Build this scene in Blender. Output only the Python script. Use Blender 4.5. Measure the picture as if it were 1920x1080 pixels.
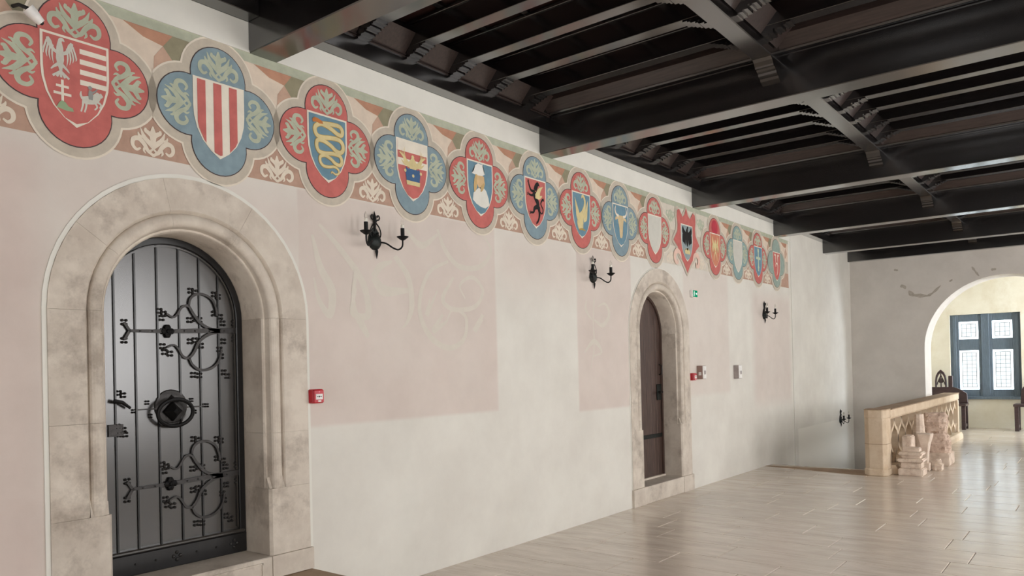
import bpy, bmesh, math, random
from mathutils import Vector, Matrix
random.seed(7)
PI = math.pi
scene = bpy.context.scene
C = scene.collection
for o in list(bpy.data.objects): bpy.data.objects.remove(o, do_unlink=True)

# ------------------------------------------------------------------ camera
YAW, PITCH, ROLL = [math.radians(a) for a in (38.11344621, 0.40608425, -1.31999901)]
FPX, CX, CY = 1442.839, 958.136, 681.837
cam_pos = Vector((4.319, 0.0, 1.6))
F_ = Vector((-math.sin(YAW)*math.cos(PITCH), math.cos(YAW)*math.cos(PITCH), math.sin(PITCH)))
r_ = Vector((math.cos(YAW), math.sin(YAW), 0)); u_ = r_.cross(F_)
R_ = r_*math.cos(ROLL)+u_*math.sin(ROLL); U_ = -r_*math.sin(ROLL)+u_*math.cos(ROLL)
cd = bpy.data.cameras.new('camera'); cam = bpy.data.objects.new('camera', cd); C.objects.link(cam)
m = Matrix((R_, U_, -F_)).transposed().to_4x4(); m.translation = cam_pos; cam.matrix_world = m
cd.sensor_width = 36; cd.lens = FPX/1920*36
cd.shift_x = (960-CX)/1920; cd.shift_y = (CY-540)/1920
cd.clip_start = .05; cd.clip_end = 200
scene.camera = cam

# ------------------------------------------------------------------ world, exposure
w = bpy.data.worlds.new('daylight'); scene.world = w; w.use_nodes = True
w.node_tree.nodes['Background'].inputs[0].default_value = (.85, .92, 1, 1)
w.node_tree.nodes['Background'].inputs[1].default_value = 1.0
vs = scene.view_settings
vs.view_transform = 'Standard'; vs.look = 'None'; vs.gamma = 1; vs.exposure = 0.33
vs.use_curve_mapping = False
SIDE_WINDOW = 9.0      # daylight through the windows of the right-hand wall
REAR_FILL = 5.0      # fill light from windows added in the unseen rear wall
FAR_WINDOW = 1.15       # daylight through the window at the end of the hall

# ------------------------------------------------------------------ helpers
def lin(c):
    return tuple(((v/255)/12.92 if v/255 <= .04045 else ((v/255+.055)/1.055)**2.4) for v in c)
WLOC = {}
def wl(o): return WLOC.get(o.name, Vector((0, 0, 0))) if o else Vector((0, 0, 0))
def empty(name, loc=(0, 0, 0), parent=None):
    o = bpy.data.objects.new(name, None); C.objects.link(o); o.empty_display_size = .05
    loc = Vector(loc); WLOC[o.name] = loc
    o.parent = parent; o.location = loc-wl(parent); return o
def tag(o, label=None, cat=None, group=None, kind=None):
    if label: o['label'] = label
    if cat: o['category'] = cat
    if group: o['group'] = group
    if kind: o['kind'] = kind
    return o
def link(name, me, mat, parent=None, loc=(0, 0, 0), rot=None, scale=None):
    o = bpy.data.objects.new(name, me); C.objects.link(o)
    if mat and not me.materials: me.materials.append(mat)
    o.parent = parent; loc = Vector(loc); WLOC[o.name] = loc; o.location = loc-wl(parent)
    if rot: o.rotation_euler = rot
    if scale: o.scale = scale
    return o
class MB:
    def __init__(s): s.v = []; s.f = []
    def add(s, v, f):
        n = len(s.v); s.v += [tuple(p) for p in v]; s.f += [tuple(i+n for i in q) for q in f]; return s
    def box(s, x0, x1, y0, y1, z0, z1):
        return s.add([(x0,y0,z0),(x1,y0,z0),(x1,y1,z0),(x0,y1,z0),(x0,y0,z1),(x1,y0,z1),(x1,y1,z1),(x0,y1,z1)],
                     [(0,3,2,1),(4,5,6,7),(0,1,5,4),(1,2,6,5),(2,3,7,6),(3,0,4,7)])
    def prism(s, pts, ax, a, b):
        """closed 2D outline extruded along axis ax from a to b (pts in the other two axes, in x,y,z order)"""
        n = len(pts)
        def mk(p, t): return {'x': (t, p[0], p[1]), 'y': (p[0], t, p[1]), 'z': (p[0], p[1], t)}[ax]
        v = [mk(p, a) for p in pts]+[mk(p, b) for p in pts]
        return s.add(v, [tuple(range(n))[::-1], tuple(range(n, 2*n))]+[(i, (i+1) % n, (i+1) % n+n, i+n) for i in range(n)])
    def tube(s, pts, r, k=8, cap=True):
        pts = [Vector(p) for p in pts]; n = len(pts)
        rs = r if isinstance(r, (list, tuple)) else [r]*n
        v = []; up = Vector((.13, .21, .97))
        for i, p in enumerate(pts):
            d = (pts[min(i+1, n-1)]-pts[max(i-1, 0)]).normalized()
            a = d.cross(up)
            if a.length < .05: a = d.cross(Vector((1, 0, 0)))
            a.normalize(); b = d.cross(a); up = a.cross(d)
            for j in range(k):
                t = 2*PI*j/k; v.append(p+(a*math.cos(t)+b*math.sin(t))*rs[i])
        f = [(i*k+j, i*k+(j+1) % k, (i+1)*k+(j+1) % k, (i+1)*k+j) for i in range(n-1) for j in range(k)]
        if cap: f += [tuple(range(k))[::-1], tuple((n-1)*k+j for j in range(k))]
        return s.add(v, f)
    def lathe(s, prof, c=(0, 0, 0), k=16, ax='z'):
        v = []
        for r, h in prof:
            for j in range(k):
                t = 2*PI*j/k; p = (r*math.cos(t), r*math.sin(t), h)
                if ax == 'x': p = (p[2], p[0], p[1])
                if ax == 'y': p = (p[1], p[2], p[0])
                v.append((p[0]+c[0], p[1]+c[1], p[2]+c[2]))
        n = len(prof)
        f = [(i*k+j, i*k+(j+1) % k, (i+1)*k+(j+1) % k, (i+1)*k+j) for i in range(n-1) for j in range(k)]
        f += [tuple(range(k))[::-1], tuple((n-1)*k+j for j in range(k))]
        return s.add(v, f)
    def build(s, name, mat, parent=None, smooth=False, bevel=0, seg=1, angle=.6, recalc=True):
        lo = Vector([min(p[i] for p in s.v) for i in range(3)]); hi = Vector([max(p[i] for p in s.v) for i in range(3)])
        c = (lo+hi)/2; c.z = lo.z
        bm = bmesh.new()
        vs_ = [bm.verts.new(Vector(p)-c) for p in s.v]
        for q in s.f:
            try: bm.faces.new([vs_[i] for i in q])
            except ValueError: pass
        if recalc: bmesh.ops.recalc_face_normals(bm, faces=bm.faces)
        big = [f for f in bm.faces if len(f.verts) > 4]
        if bevel:
            ed = [e for e in bm.edges if len(e.link_faces) == 2 and e.calc_face_angle(0) > angle]
            bmesh.ops.bevel(bm, geom=ed, offset=bevel, segments=seg, affect='EDGES', clamp_overlap=True, profile=.5)
            big = [f for f in bm.faces if len(f.verts) > 4]
        if big: bmesh.ops.triangulate(bm, faces=big, ngon_method='EAR_CLIP')
        me = bpy.data.meshes.new(name); bm.to_mesh(me); bm.free()
        if smooth:
            for p in me.polygons: p.use_smooth = True
            try: me.set_sharp_from_angle(angle=.7)
            except Exception: pass
        return link(name, me, mat, parent, c)
def box(name, x0, x1, y0, y1, z0, z1, mat, parent=None, bevel=0): return MB().box(x0, x1, y0, y1, z0, z1).build(name, mat, parent, bevel=bevel)
def at(px, py, ax, val):
    """where the sight line of a photo pixel meets the plane ax = val"""
    d = R_*((px-CX)/FPX)-U_*((py-CY)/FPX)+F_
    i = 'xyz'.index(ax); return cam_pos+d*((val-cam_pos[i])/d[i])
def spline(pts, n=8):
    """Catmull-Rom through 2D or 3D points"""
    P = [Vector(p) for p in pts]; P = [P[0]*2-P[1]]+P+[P[-1]*2-P[-2]]; out = []
    for i in range(1, len(P)-2):
        for k in range(n):
            t = k/n; a, b, c, d = P[i-1:i+3]
            out.append(.5*((2*b)+(c-a)*t+(2*a-5*b+4*c-d)*t*t+(3*b-a-3*c+d)*t**3))
    out.append(P[-2]); return out
def ribbon(pts, wd, n=8, smooth=True):
    """outline strip polygon of a stroke through 2D points; wd = width or list of widths"""
    sp = spline(pts, n) if smooth else [Vector(p) for p in pts]
    N = len(sp); out = []
    for i, p in enumerate(sp):
        t = i/(N-1)
        if isinstance(wd, (list, tuple)):
            k = t*(len(wd)-1); j = min(int(k), len(wd)-2); h = wd[j]+(wd[j+1]-wd[j])*(k-j)
        else: h = wd
        d = (sp[min(i+1, N-1)]-sp[max(i-1, 0)]);
        if d.length < 1e-9: d = Vector((1, 0))
        d.normalize(); nn = Vector((-d.y, d.x)); out.append((p+nn*h/2, p-nn*h/2))
    return out
class Flat:
    """flat painted shapes on the wall x = const, coordinates (y, z)"""
    def __init__(s): s.v = []; s.f = []; s.k = 0
    def poly(s, pts):
        n = len(s.v); s.v += [(p[0], p[1], s.k*6e-5) for p in pts]; s.f.append(tuple(range(n, n+len(pts)))); s.k += 1; return s
    def fan(s, pts):
        n = len(s.v); N = len(pts); s.v += [(0, 0, 0)]+[(p[0], p[1], 0) for p in pts]
        s.f += [(n, n+1+i, n+1+(i+1) % N) for i in range(N)]; return s
    def stroke(s, pts, wd, n=8, smooth=True):
        rb = ribbon(pts, wd, n, smooth); b = len(s.v)
        for j, (a, c) in enumerate(rb): h = s.k*6e-5+j*8e-6; s.v += [(a.x, a.y, h), (c.x, c.y, h)]
        for i in range(len(rb)-1): s.f.append((b+2*i, b+2*i+1, b+2*i+3, b+2*i+2))
        s.k += 1; return s
    def disc(s, c, r, k=14, rz=None):
        return s.poly([(c[0]+r*math.cos(2*PI*i/k), c[1]+(rz or r)*math.sin(2*PI*i/k)) for i in range(k)])
    def mesh(s, name, th=0.0):
        bm = bmesh.new(); vv = [bm.verts.new((0 if th else p[2], p[0], p[1])) for p in s.v]
        for q in s.f:
            try: bm.faces.new([vv[i] for i in q])
            except ValueError: pass
        bmesh.ops.triangulate(bm, faces=[f for f in bm.faces if len(f.verts) > 4], ngon_method='EAR_CLIP')
        for f in bm.faces:
            f.normal_update()
            if f.normal.x < 0: f.normal_flip()
        if th:
            r = bmesh.ops.extrude_face_region(bm, geom=list(bm.faces))
            for e in r['geom']:
                if isinstance(e, bmesh.types.BMVert): e.co.x += th
            bmesh.ops.recalc_face_normals(bm, faces=bm.faces)
        me = bpy.data.meshes.new(name); bm.to_mesh(me); bm.free(); return me
    def build(s, name, mat, parent, x, th=0.0, off=(0, 0)):
        return link(name, s.mesh(name, th), mat, parent, (x, off[0], off[1]))

# ------------------------------------------------------------------ materials
def nodes(name):
    mt = bpy.data.materials.new(name); mt.use_nodes = True; nt = mt.node_tree
    return mt, nt, nt.nodes['Principled BSDF'], nt.links
def ramp(nt, fac, a, b, lo=.35, hi=.65):
    r = nt.nodes.new('ShaderNodeValToRGB'); r.color_ramp.elements[0].color = (*a, 1); r.color_ramp.elements[1].color = (*b, 1)
    r.color_ramp.elements[0].position = lo; r.color_ramp.elements[1].position = hi
    nt.links.new(fac, r.inputs[0]); return r.outputs[0]
def noise(nt, scale, detail=4, rough=.55, vec=None, w=None):
    n = nt.nodes.new('ShaderNodeTexNoise'); n.inputs['Scale'].default_value = scale; n.inputs['Detail'].default_value = detail; n.inputs['Roughness'].default_value = rough
    if vec is not None: nt.links.new(vec, n.inputs['Vector'])
    return n.outputs['Fac']
def coord(nt, kind='Object', scale=None):
    t = nt.nodes.new('ShaderNodeTexCoord'); out = t.outputs[kind]
    if kind == 'World':
        out = None
    if scale:
        mp = nt.nodes.new('ShaderNodeMapping'); mp.inputs['Scale'].default_value = scale; nt.links.new(out, mp.inputs[0]); out = mp.outputs[0]
    return out
def wpos(nt, scale=None):
    g = nt.nodes.new('ShaderNodeNewGeometry'); out = g.outputs['Position']
    if scale:
        mp = nt.nodes.new('ShaderNodeMapping'); mp.inputs['Scale'].default_value = scale; nt.links.new(out, mp.inputs[0]); out = mp.outputs[0]
    return out
def bump(nt, bs, h, strength=.3, dist=.01):
    b = nt.nodes.new('ShaderNodeBump'); b.inputs['Strength'].default_value = strength; b.inputs['Distance'].default_value = dist
    nt.links.new(h, b.inputs['Height']); nt.links.new(b.outputs[0], bs.inputs['Normal'])
def mix(nt, fac, a, b, blend='MIX'):
    mx = nt.nodes.new('ShaderNodeMix'); mx.data_type = 'RGBA'; mx.blend_type = blend
    for sock, val in ((mx.inputs[0], fac), (mx.inputs[6], a), (mx.inputs[7], b)):
        if isinstance(val, bpy.types.NodeSocket): nt.links.new(val, sock)
        elif isinstance(val, (tuple, list)): sock.default_value = (*val[:3], 1)
        else: sock.default_value = val
    return mx.outputs[2]
def math_(nt, op, a, b=None, c=None):
    n = nt.nodes.new('ShaderNodeMath'); n.operation = op
    for i, val in enumerate((a, b, c)):
        if val is None: continue
        if isinstance(val, bpy.types.NodeSocket): nt.links.new(val, n.inputs[i])
        else: n.inputs[i].default_value = val
    return n.outputs[0]
def paint(name, rgb, var=.10, rough=.85, sc=9):
    mt, nt, bs, lk = nodes(name); a = lin(rgb)
    f = noise(nt, sc, 5, .6, wpos(nt))
    lk.new(ramp(nt, f, [v*(1-var) for v in a], [min(1, v*(1+var)) for v in a]), bs.inputs['Base Color'])
    bs.inputs['Roughness'].default_value = rough; bs.inputs['Specular IOR Level'].default_value = .2
    return mt
def simple(name, rgb, rough=.5, metal=0, spec=.5, coat=0, bumps=None):
    mt, nt, bs, lk = nodes(name); a = lin(rgb)
    f = noise(nt, 14, 4, .6, wpos(nt))
    lk.new(ramp(nt, f, [v*.88 for v in a], [min(1, v*1.12) for v in a]), bs.inputs['Base Color'])
    bs.inputs['Roughness'].default_value = rough; bs.inputs['Metallic'].default_value = metal
    bs.inputs['Specular IOR Level'].default_value = spec; bs.inputs['Coat Weight'].default_value = coat
    if bumps: bump(nt, bs, noise(nt, bumps[0], 4, .6, wpos(nt)), bumps[1], .01)
    return mt
def stone(name, light, dark, blot=None, rough=.8, spec=.3, sc=5):
    mt, nt, bs, lk = nodes(name); p = wpos(nt)
    base = ramp(nt, noise(nt, sc, 8, .65, p), lin(dark), lin(light), .36, .62)
    oi = nt.nodes.new('ShaderNodeObjectInfo')
    base = mix(nt, math_(nt, 'MULTIPLY', oi.outputs['Random'], .25), base, [v*.78 for v in lin(light)])
    if blot:
        f = noise(nt, sc*.55, 6, .7, wpos(nt, (1.3, 1, 1)))
        mk_ = nt.nodes.new('ShaderNodeMapRange'); mk_.inputs[1].default_value = .53; mk_.inputs[2].default_value = .66; mk_.inputs[4].default_value = .7
        lk.new(f, mk_.inputs[0]); base = mix(nt, mk_.outputs[0], base, lin(blot))
    lk.new(base, bs.inputs['Base Color'])
    bs.inputs['Roughness'].default_value = rough; bs.inputs['Specular IOR Level'].default_value = spec
    bump(nt, bs, noise(nt, 40, 6, .65, p), .25, .006)
    return mt
def glow(name, rgb, strength, leaded=False):
    mt, nt, bs, lk = nodes(name)
    nt.nodes.remove(bs); e = nt.nodes.new('ShaderNodeEmission'); e.inputs[1].default_value = strength
    f = noise(nt, 12, 3, .5, wpos(nt)); c = lin(rgb)
    lk.new(ramp(nt, f, [v*.85 for v in c], c), e.inputs[0])
    lk.new(e.outputs[0], nt.nodes['Material Output'].inputs[0]); return mt

def wall_material():
    mt, nt, bs, lk = nodes('painted plaster')
    p = wpos(nt); sp = nt.nodes.new('ShaderNodeSeparateXYZ'); lk.new(p, sp.inputs[0])
    Y, Z = sp.outputs['Y'], sp.outputs['Z']
    def step(v, e, soft):
        r = nt.nodes.new('ShaderNodeMapRange'); r.interpolation_type = 'SMOOTHSTEP'
        r.inputs[1].default_value = e-soft; r.inputs[2].default_value = e+soft; lk.new(v, r.inputs[0]); return r.outputs[0]
    def rect(y0, y1, z0, z1, s=.02):
        a = math_(nt, 'MULTIPLY', step(Y, y0, s), math_(nt, 'SUBTRACT', 1.0, step(Y, y1, s)))
        b = math_(nt, 'MULTIPLY', step(Z, z0, s), math_(nt, 'SUBTRACT', 1.0, step(Z, z1, s)))
        return math_(nt, 'MULTIPLY', a, b)
    base = ramp(nt, noise(nt, 1.6, 5, .6, p), lin((216, 212, 203)), lin((226, 223, 214)))
    pink = ramp(nt, noise(nt, 2.3, 5, .62, p), lin((205, 189, 180)), lin((214, 198, 189)))
    msk = math_(nt, 'MULTIPLY', math_(nt, 'ADD', .55, math_(nt, 'MULTIPLY', noise(nt, 1.9, 4, .6, p), .5)), .95)
    tot = None
    for y0, y1, z0, z1, s, k in ((-4, 1.68, .2, 2.86, .2, 1.25), (3.2, 5.31, 1.235, 2.86, .02, .9), (1.5, 3.4, 2.3, 2.86, .3, .8), (5.3, 6.62, 2.35, 2.86, .3, .7), (6.62, 7.75, 1.15, 2.86, .02, .9), (9.1, 10.55, 1.2, 2.86, .05, .55), (11.5, 13.2, .95, 2.7, .15, .7)):
        r = math_(nt, 'MULTIPLY', rect(y0, y1, z0, z1, s), k)
        tot = r if tot is None else math_(nt, 'MAXIMUM', tot, r)
    col = mix(nt, math_(nt, 'MULTIPLY', tot, msk), base, pink)
    # pale dado in the stairwell
    col = mix(nt, rect(13.49, 17.2, -3, .455, .012), col, lin((232, 229, 220)))
    lk.new(col, bs.inputs['Base Color']); bs.inputs['Roughness'].default_value = .9; bs.inputs['Specular IOR Level'].default_value = .15
    bump(nt, bs, noise(nt, 9, 6, .6, p), .12, .01)
    return mt
M = {}
M['wall'] = wall_material()
M['plaster'] = paint('white plaster', (222, 218, 210), .04, .9, 2)
M['plaster_grey'] = stone('worn grey plaster', (218, 212, 204), (206, 200, 192), None, .9, .15, 1.4)
M['cream_wall'] = stone('cream rendered wall', (240, 234, 216), (230, 222, 200), (222, 211, 184), .9, .15, 1.5)
M['white'] = paint('white cornice paint', (228, 226, 217), .03, .85, 3)
M['portal'] = stone('portal limestone', (218, 208, 194), (194, 182, 168), (156, 144, 131), .7, .3, 4.5)
M['bal_stone'] = stone('balustrade sandstone', (220, 202, 178), (204, 182, 154), (190, 164, 136), .8, .25, 3)
M['cap_stone'] = stone('rail cap stone', (176, 152, 128), (156, 132, 108), None, .75, .3, 4)
M['frag'] = stone('weathered fragment stone', (234, 218, 202), (210, 190, 172), (180, 158, 140), .9, .2, 9)
M['frag_pink'] = stone('carved pink stone', (226, 204, 186), (190, 162, 144), (150, 124, 108), .9, .2, 22)
def floor_material():
    mt, nt, bs, lk = nodes('polished stone slab'); p = wpos(nt, (.55, 2.2, 1))
    oi = nt.nodes.new('ShaderNodeObjectInfo')
    a = ramp(nt, noise(nt, 3.2, 8, .68, p), lin((194, 179, 164)), lin((228, 216, 202)), .3, .68)
    a = mix(nt, math_(nt, 'MULTIPLY', oi.outputs['Random'], .5), a, lin((206, 193, 178)))
    lk.new(a, bs.inputs['Base Color'])
    f = nt.nodes.new('ShaderNodeMapRange'); f.inputs[3].default_value = .10; f.inputs[4].default_value = .30
    lk.new(noise(nt, 2.0, 5, .6, p), f.inputs[0]); lk.new(f.outputs[0], bs.inputs['Roughness'])
    bs.inputs['Specular IOR Level'].default_value = .85
    bump(nt, bs, noise(nt, 6, 5, .6, p), .10, .02)
    return mt
M['floor'] = floor_material()
M['grout'] = paint('floor joint', (146, 132, 119), .1, .8)
def wood(name, a, b, rough=.3, spec=.5, coat=.4, sc=(2, 26, 26), bmp=.15, ior=1.5):
    mt, nt, bs, lk = nodes(name); p = wpos(nt, sc)
    lk.new(ramp(nt, noise(nt, 2.2, 6, .6, p), lin(a), lin(b)), bs.inputs['Base Color'])
    bs.inputs['Roughness'].default_value = rough; bs.inputs['Specular IOR Level'].default_value = spec
    bs.inputs['IOR'].default_value = ior; bs.inputs['Coat Weight'].default_value = coat; bs.inputs['Coat Roughness'].default_value = rough*.7; bs.inputs['Coat IOR'].default_value = 1.75 if coat == 1.0 else 1.5
    bump(nt, bs, noise(nt, 3, 5, .6, p), bmp, .004)
    return mt
M['beam'] = wood('dark varnished beam', (13, 11, 11), (22, 18, 17), .25, .6, 1.0, (2, 26, 26), .03, 1.55)
M['beam_l'] = wood('dark varnished beam lengthwise', (13, 11, 11), (22, 18, 17), .25, .6, 1.0, (26, 2, 26), .03, 1.55)
M['panel'] = wood('reddish ceiling panel', (52, 32, 29), (66, 42, 37), .35, .5, .3)
M['cove'] = wood('brown cove board', (46, 37, 34), (62, 50, 46), .35, .5, .2)
M['door'] = wood('black painted plank', (44, 41, 39), (50, 47, 44), .25, .5, .0, (3, 3, 1), .0, 1.85)
M['door_frame'] = wood('black door frame', (16, 16, 18), (24, 24, 26), .3, .5, .1, (12, 12, 2))
M['door_brown'] = wood('aged brown plank', (58, 44, 40), (92, 72, 64), .5, .35, .1, (30, 30, 2), .35)
M['iron'] = simple('wrought iron', (58, 56, 55), .42, .7, .5, 0, (60, .3))
M['iron_green'] = simple('dark greenish iron', (34, 38, 36), .5, .6, .5, 0, (50, .3))
M['iron_black'] = simple('black iron', (22, 21, 21), .55, .4, .4)
M['bench'] = wood('dark carved oak', (46, 30, 30), (70, 46, 44), .4, .5, .3)
M['win_frame'] = wood('glare tinted window timber', (94, 108, 120), (106, 120, 132), .5, .4, .1, (20, 20, 3))  # haze and veiling glare are put into the frame colour
M['lead'] = simple('window lead', (96, 104, 104), .5, .5)
M['bulb'] = simple('frosted bulb', (238, 234, 222), .25, 0, .5)
M['red_box'] = simple('red plastic', (186, 22, 40), .35, 0, .5)
M['white_plastic'] = simple('white plastic', (232, 230, 226), .4, 0, .5)
M['grey_plastic'] = simple('grey plastic', (160, 150, 146), .4, 0, .5)
M['brown_plastic'] = simple('brown enclosure', (150, 122, 112), .4, 0, .5)
M['ink'] = simple('black print', (30, 30, 30), .6)
M['exit_green'] = glow('exit sign face', (0, 140, 95), .9)
M['exit_white'] = glow('exit sign symbol', (235, 255, 245), 1.1)
M['daylight'] = glow('daylit leaded glass', (235, 246, 250), FAR_WINDOW)
M['daylight_edge'] = glow('daylit clear glass', (236, 250, 255), FAR_WINDOW*4)
M['far_side_pane'] = glow('daylit end room glass', (232, 243, 255), 28)
M['side_pane'] = glow('daylit side window glass', (250, 248, 247), SIDE_WINDOW)
M['rear_fill_pane'] = glow('rear fill light glass', (250, 248, 247), REAR_FILL)
PN = {}
def P(name, rgb, var=.08):
    if name not in PN: PN[name] = paint('mural '+name, rgb, var, .9, 12)
    return PN[name]
RED = P('red', (196, 112, 106)); BLUE = P('blue', (134, 154, 162)); BLUE2 = P('shield blue', (112, 144, 160)); TEAL = P('teal', (140, 164, 162))
LEAF = P('leaf green', (182, 188, 166)); BORD = P('border beige', (196, 186, 170)); LINE = P('light line', (226, 216, 200), .04); DARK = P('dark line', (84, 74, 74))
CREAM = P('cream', (232, 224, 208), .04); GREEN = P('top green', (178, 182, 162)); BROWN = P('spandrel brown', (184, 152, 134)); STARC = P('star cream', (220, 204, 186), .05)
WED_R = P('wedge red brown', (186, 140, 116)); WED_G = P('wedge olive', (148, 142, 118)); WED_P = P('wedge pink', (196, 164, 144)); PALE = P('spandrel cream', (226, 214, 196), .04)
GOLD = P('gold', (216, 200, 150)); GOLD2 = P('gold shade', (180, 150, 84)); BLACK = P('black', (44, 42, 42)); GREY = P('grey white', (206, 204, 192)); SKIN = P('skin', (218, 186, 142)); BLANK = P('blank shield', (206, 204, 194), .03)
SCROLL = P('faded scroll', (214, 207, 195), .02); DKGREY = P('horse grey', (150, 150, 146)); HILL = P('hill green', (150, 170, 136)); PALESP = P('pale spandrel ground', (214, 206, 192), .04)

# ------------------------------------------------------------------ left wall with the two portals
RW = 6.73
D1 = dict(y=2.446, R=.805, spring=1.967, base=.288, sill=.43)
D2 = dict(y=8.452, R=.774, spring=1.998, base=0.0, sill=.20)
def arch_pts(yc, R, spring, zb, n=28):
    return [(yc-R, zb)]+[(yc-R*math.cos(PI*i/n), spring+R*math.sin(PI*i/n)) for i in range(n+1)]+[(yc+R, zb)]
out = [(-4, -.3)]
for d in (D1, D2): out += arch_pts(d['y'], d['R'], d['spring'], -.3)
out += [(11.86, -.3), (11.86, -2.6), (17.05, -2.6), (17.05, 4.40), (-4, 4.40)]
wall = MB().prism(out, 'x', -.4, 0).build('wall_left', M['wall'])
tag(wall, 'long pale plastered wall with faded pink painting and two stone portals', 'wall', kind='structure')
# closing boards behind the doors (the thickness of the wall)
tag(box('wall_behind_doors', -.56, -.46, 1.4, 9.5, -.1, 3.0, M['plaster']), 'dark backing wall behind the two doors', 'wall', kind='structure')
tag(box('trim_1', .0, .012, 13.28, 13.30, -.4, 3.7, M['white']), 'thin white vertical bead on the left wall past the frieze', 'trim', kind='structure')
tag(MB().box(.0, .012, -4, 13.27, 3.662, 3.676).build('trim_2', M['white']), 'thin white moulding along the top of the painted frieze', 'trim', kind='structure')
# end wall with the round arch
ax0, ax1, asp = 1.36, 4.10, 1.80; ar = (ax1-ax0)/2; axc = (ax0+ax1)/2
eo = [(-.4, -2.6), (ax0, -2.6)]+[(axc-ar*math.cos(PI*i/36), asp+ar*math.sin(PI*i/36)) for i in range(37)]+[(ax1, -.3), (RW+.4, -.3), (RW+.4, 4.4), (-.4, 4.4)]
ew = MB().prism(eo, 'y', 17.05, 17.72).build('wall_end', M['plaster_grey'])
tag(ew, 'grey plaster end wall with a wide round arch', 'wall', kind='structure')
ring = MB()
for rr0, rr1, y0 in ((ar, ar+.035, 17.035),):
    pts = [(axc-rr1*math.cos(PI*i/36), asp+rr1*math.sin(PI*i/36)) for i in range(37)]+[(axc+rr0*math.cos(PI*i/36), asp+rr0*math.sin(PI*i/36)) for i in range(37)]
    ring.prism(pts, 'y', y0, 17.05)
# worn dark scratches in the plaster over the arch
sc = Flat()
def exz(px, py): p = at(px, py, 'y', 17.05); return (p.x, p.z)
sm = MB()
for pts, wd in (([(1688, 538), (1694, 536), (1698, 542)], .035), ([(1704, 545), (1710, 552), (1722, 554), (1740, 555)], .045), ([(1738, 555), (1748, 550), (1764, 535)], .028), ([(1780, 528), (1786, 524)], .02), ([(1822, 500), (1828, 508), (1836, 518)], .022), ([(1858, 506), (1868, 504)], .03), ([(1676, 506), (1684, 507)], .025)):
    q = [exz(*a) for a in pts]; rb = ribbon(q, [wd*.5, wd*2.2, wd*1.0, wd*1.9, wd*.4], 5)
    n = len(sm.v); 
    for a, c in rb: sm.v += [(a.x, 17.047, a.y), (c.x, 17.047, c.y)]
    for i in range(len(rb)-1): sm.f.append((n+2*i, n+2*i+1, n+2*i+3, n+2*i+2))
sm.build('worn_patch', paint('worn dark plaster', (178, 169, 157), .12, .9, 25), ew, recalc=False)

# ------------------------------------------------------------------ side and rear walls (with windows, the rear ones added for fill), far room
def windowed_wall(name, x0, x1, axis, a0, a1, wins, z0, z1, pane_mat, zt, label, wn, inner):
    """wall slab between planes x0,x1 along axis from a0 to a1, with real window openings, frames and panes"""
    mb = MB()
    def bx(a, b, c, d):
        if b-a < 1e-4: return
        if axis == 'y': mb.box(x0, x1, a, b, c, d)
        else: mb.box(a, b, x0, x1, c, d)
    bx(a0, a1, -.3, z0); bx(a0, a1, z1, zt); c = a0
    for wa, wb in wins: bx(c, wa, z0, z1); c = wb
    bx(c, a1, z0, z1)
    o = mb.build(name, M['plaster']); tag(o, label, 'wall', kind='structure')
    k = wn
    for wa, wb in wins:
        xm = (x0+x1)/2; we = empty('window_%d' % k, (xm, (wa+wb)/2, z0) if axis == 'y' else ((wa+wb)/2, xm, z0))
        tag(we, ['', 'tall window in the right wall facing the large black door', 'tall window in the right wall facing the first candle sconce', 'tall window in the right wall facing the brown door', 'tall window in the right wall facing the end of the frieze', 'tall window in the right wall facing the stairwell', 'left window added for fill light in the unseen wall behind the camera', 'right window added for fill light in the unseen wall behind the camera', 'side window of the end room beyond the arch'][k-1], 'window', kind='structure')
        fm = MB(); mid = (wa+wb)/2; f = .06
        for a, b, c_, d in ((wa, wa+f, z0, z1), (wb-f, wb, z0, z1), (mid-f/2, mid+f/2, z0, z1), (wa, wb, z0, z0+f), (wa, wb, z1-f, z1), (wa, wb, z0+1.5, z0+1.5+f)):
            if axis == 'y': fm.box(xm-.04, xm+.04, a, b, c_, d)
            else: fm.box(a, b, xm-.04, xm+.04, c_, d)
        fm.build('window_frame', M['win_frame'], we)
        pm = MB()
        if axis == 'y': pm.box(xm+.0, xm+.01, wa, wb, z0, z1)
        else: pm.box(wa, wb, xm-.01, xm+.0, z0, z1)
        pm.build('pane', pane_mat, we)
        k += 1
    return k
kw = windowed_wall('wall_right', RW, RW+.4, 'y', -4, 17.05, [(1.2, 3.0), (4.4, 6.2), (7.6, 9.4), (10.8, 12.6), (14.0, 15.8)], .9, 3.3, M['side_pane'], 4.4, 'plaster wall with tall windows on the right side of the hall', 2, 0)
kw = windowed_wall('wall_rear', -4.4, -4.0, 'x', -.4, RW+.4, [(1.2, 2.8), (3.9, 5.5)], .9, 3.3, M['rear_fill_pane'], 4.4, 'plaster wall behind the camera with two windows added for fill light', kw, 0)
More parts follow.
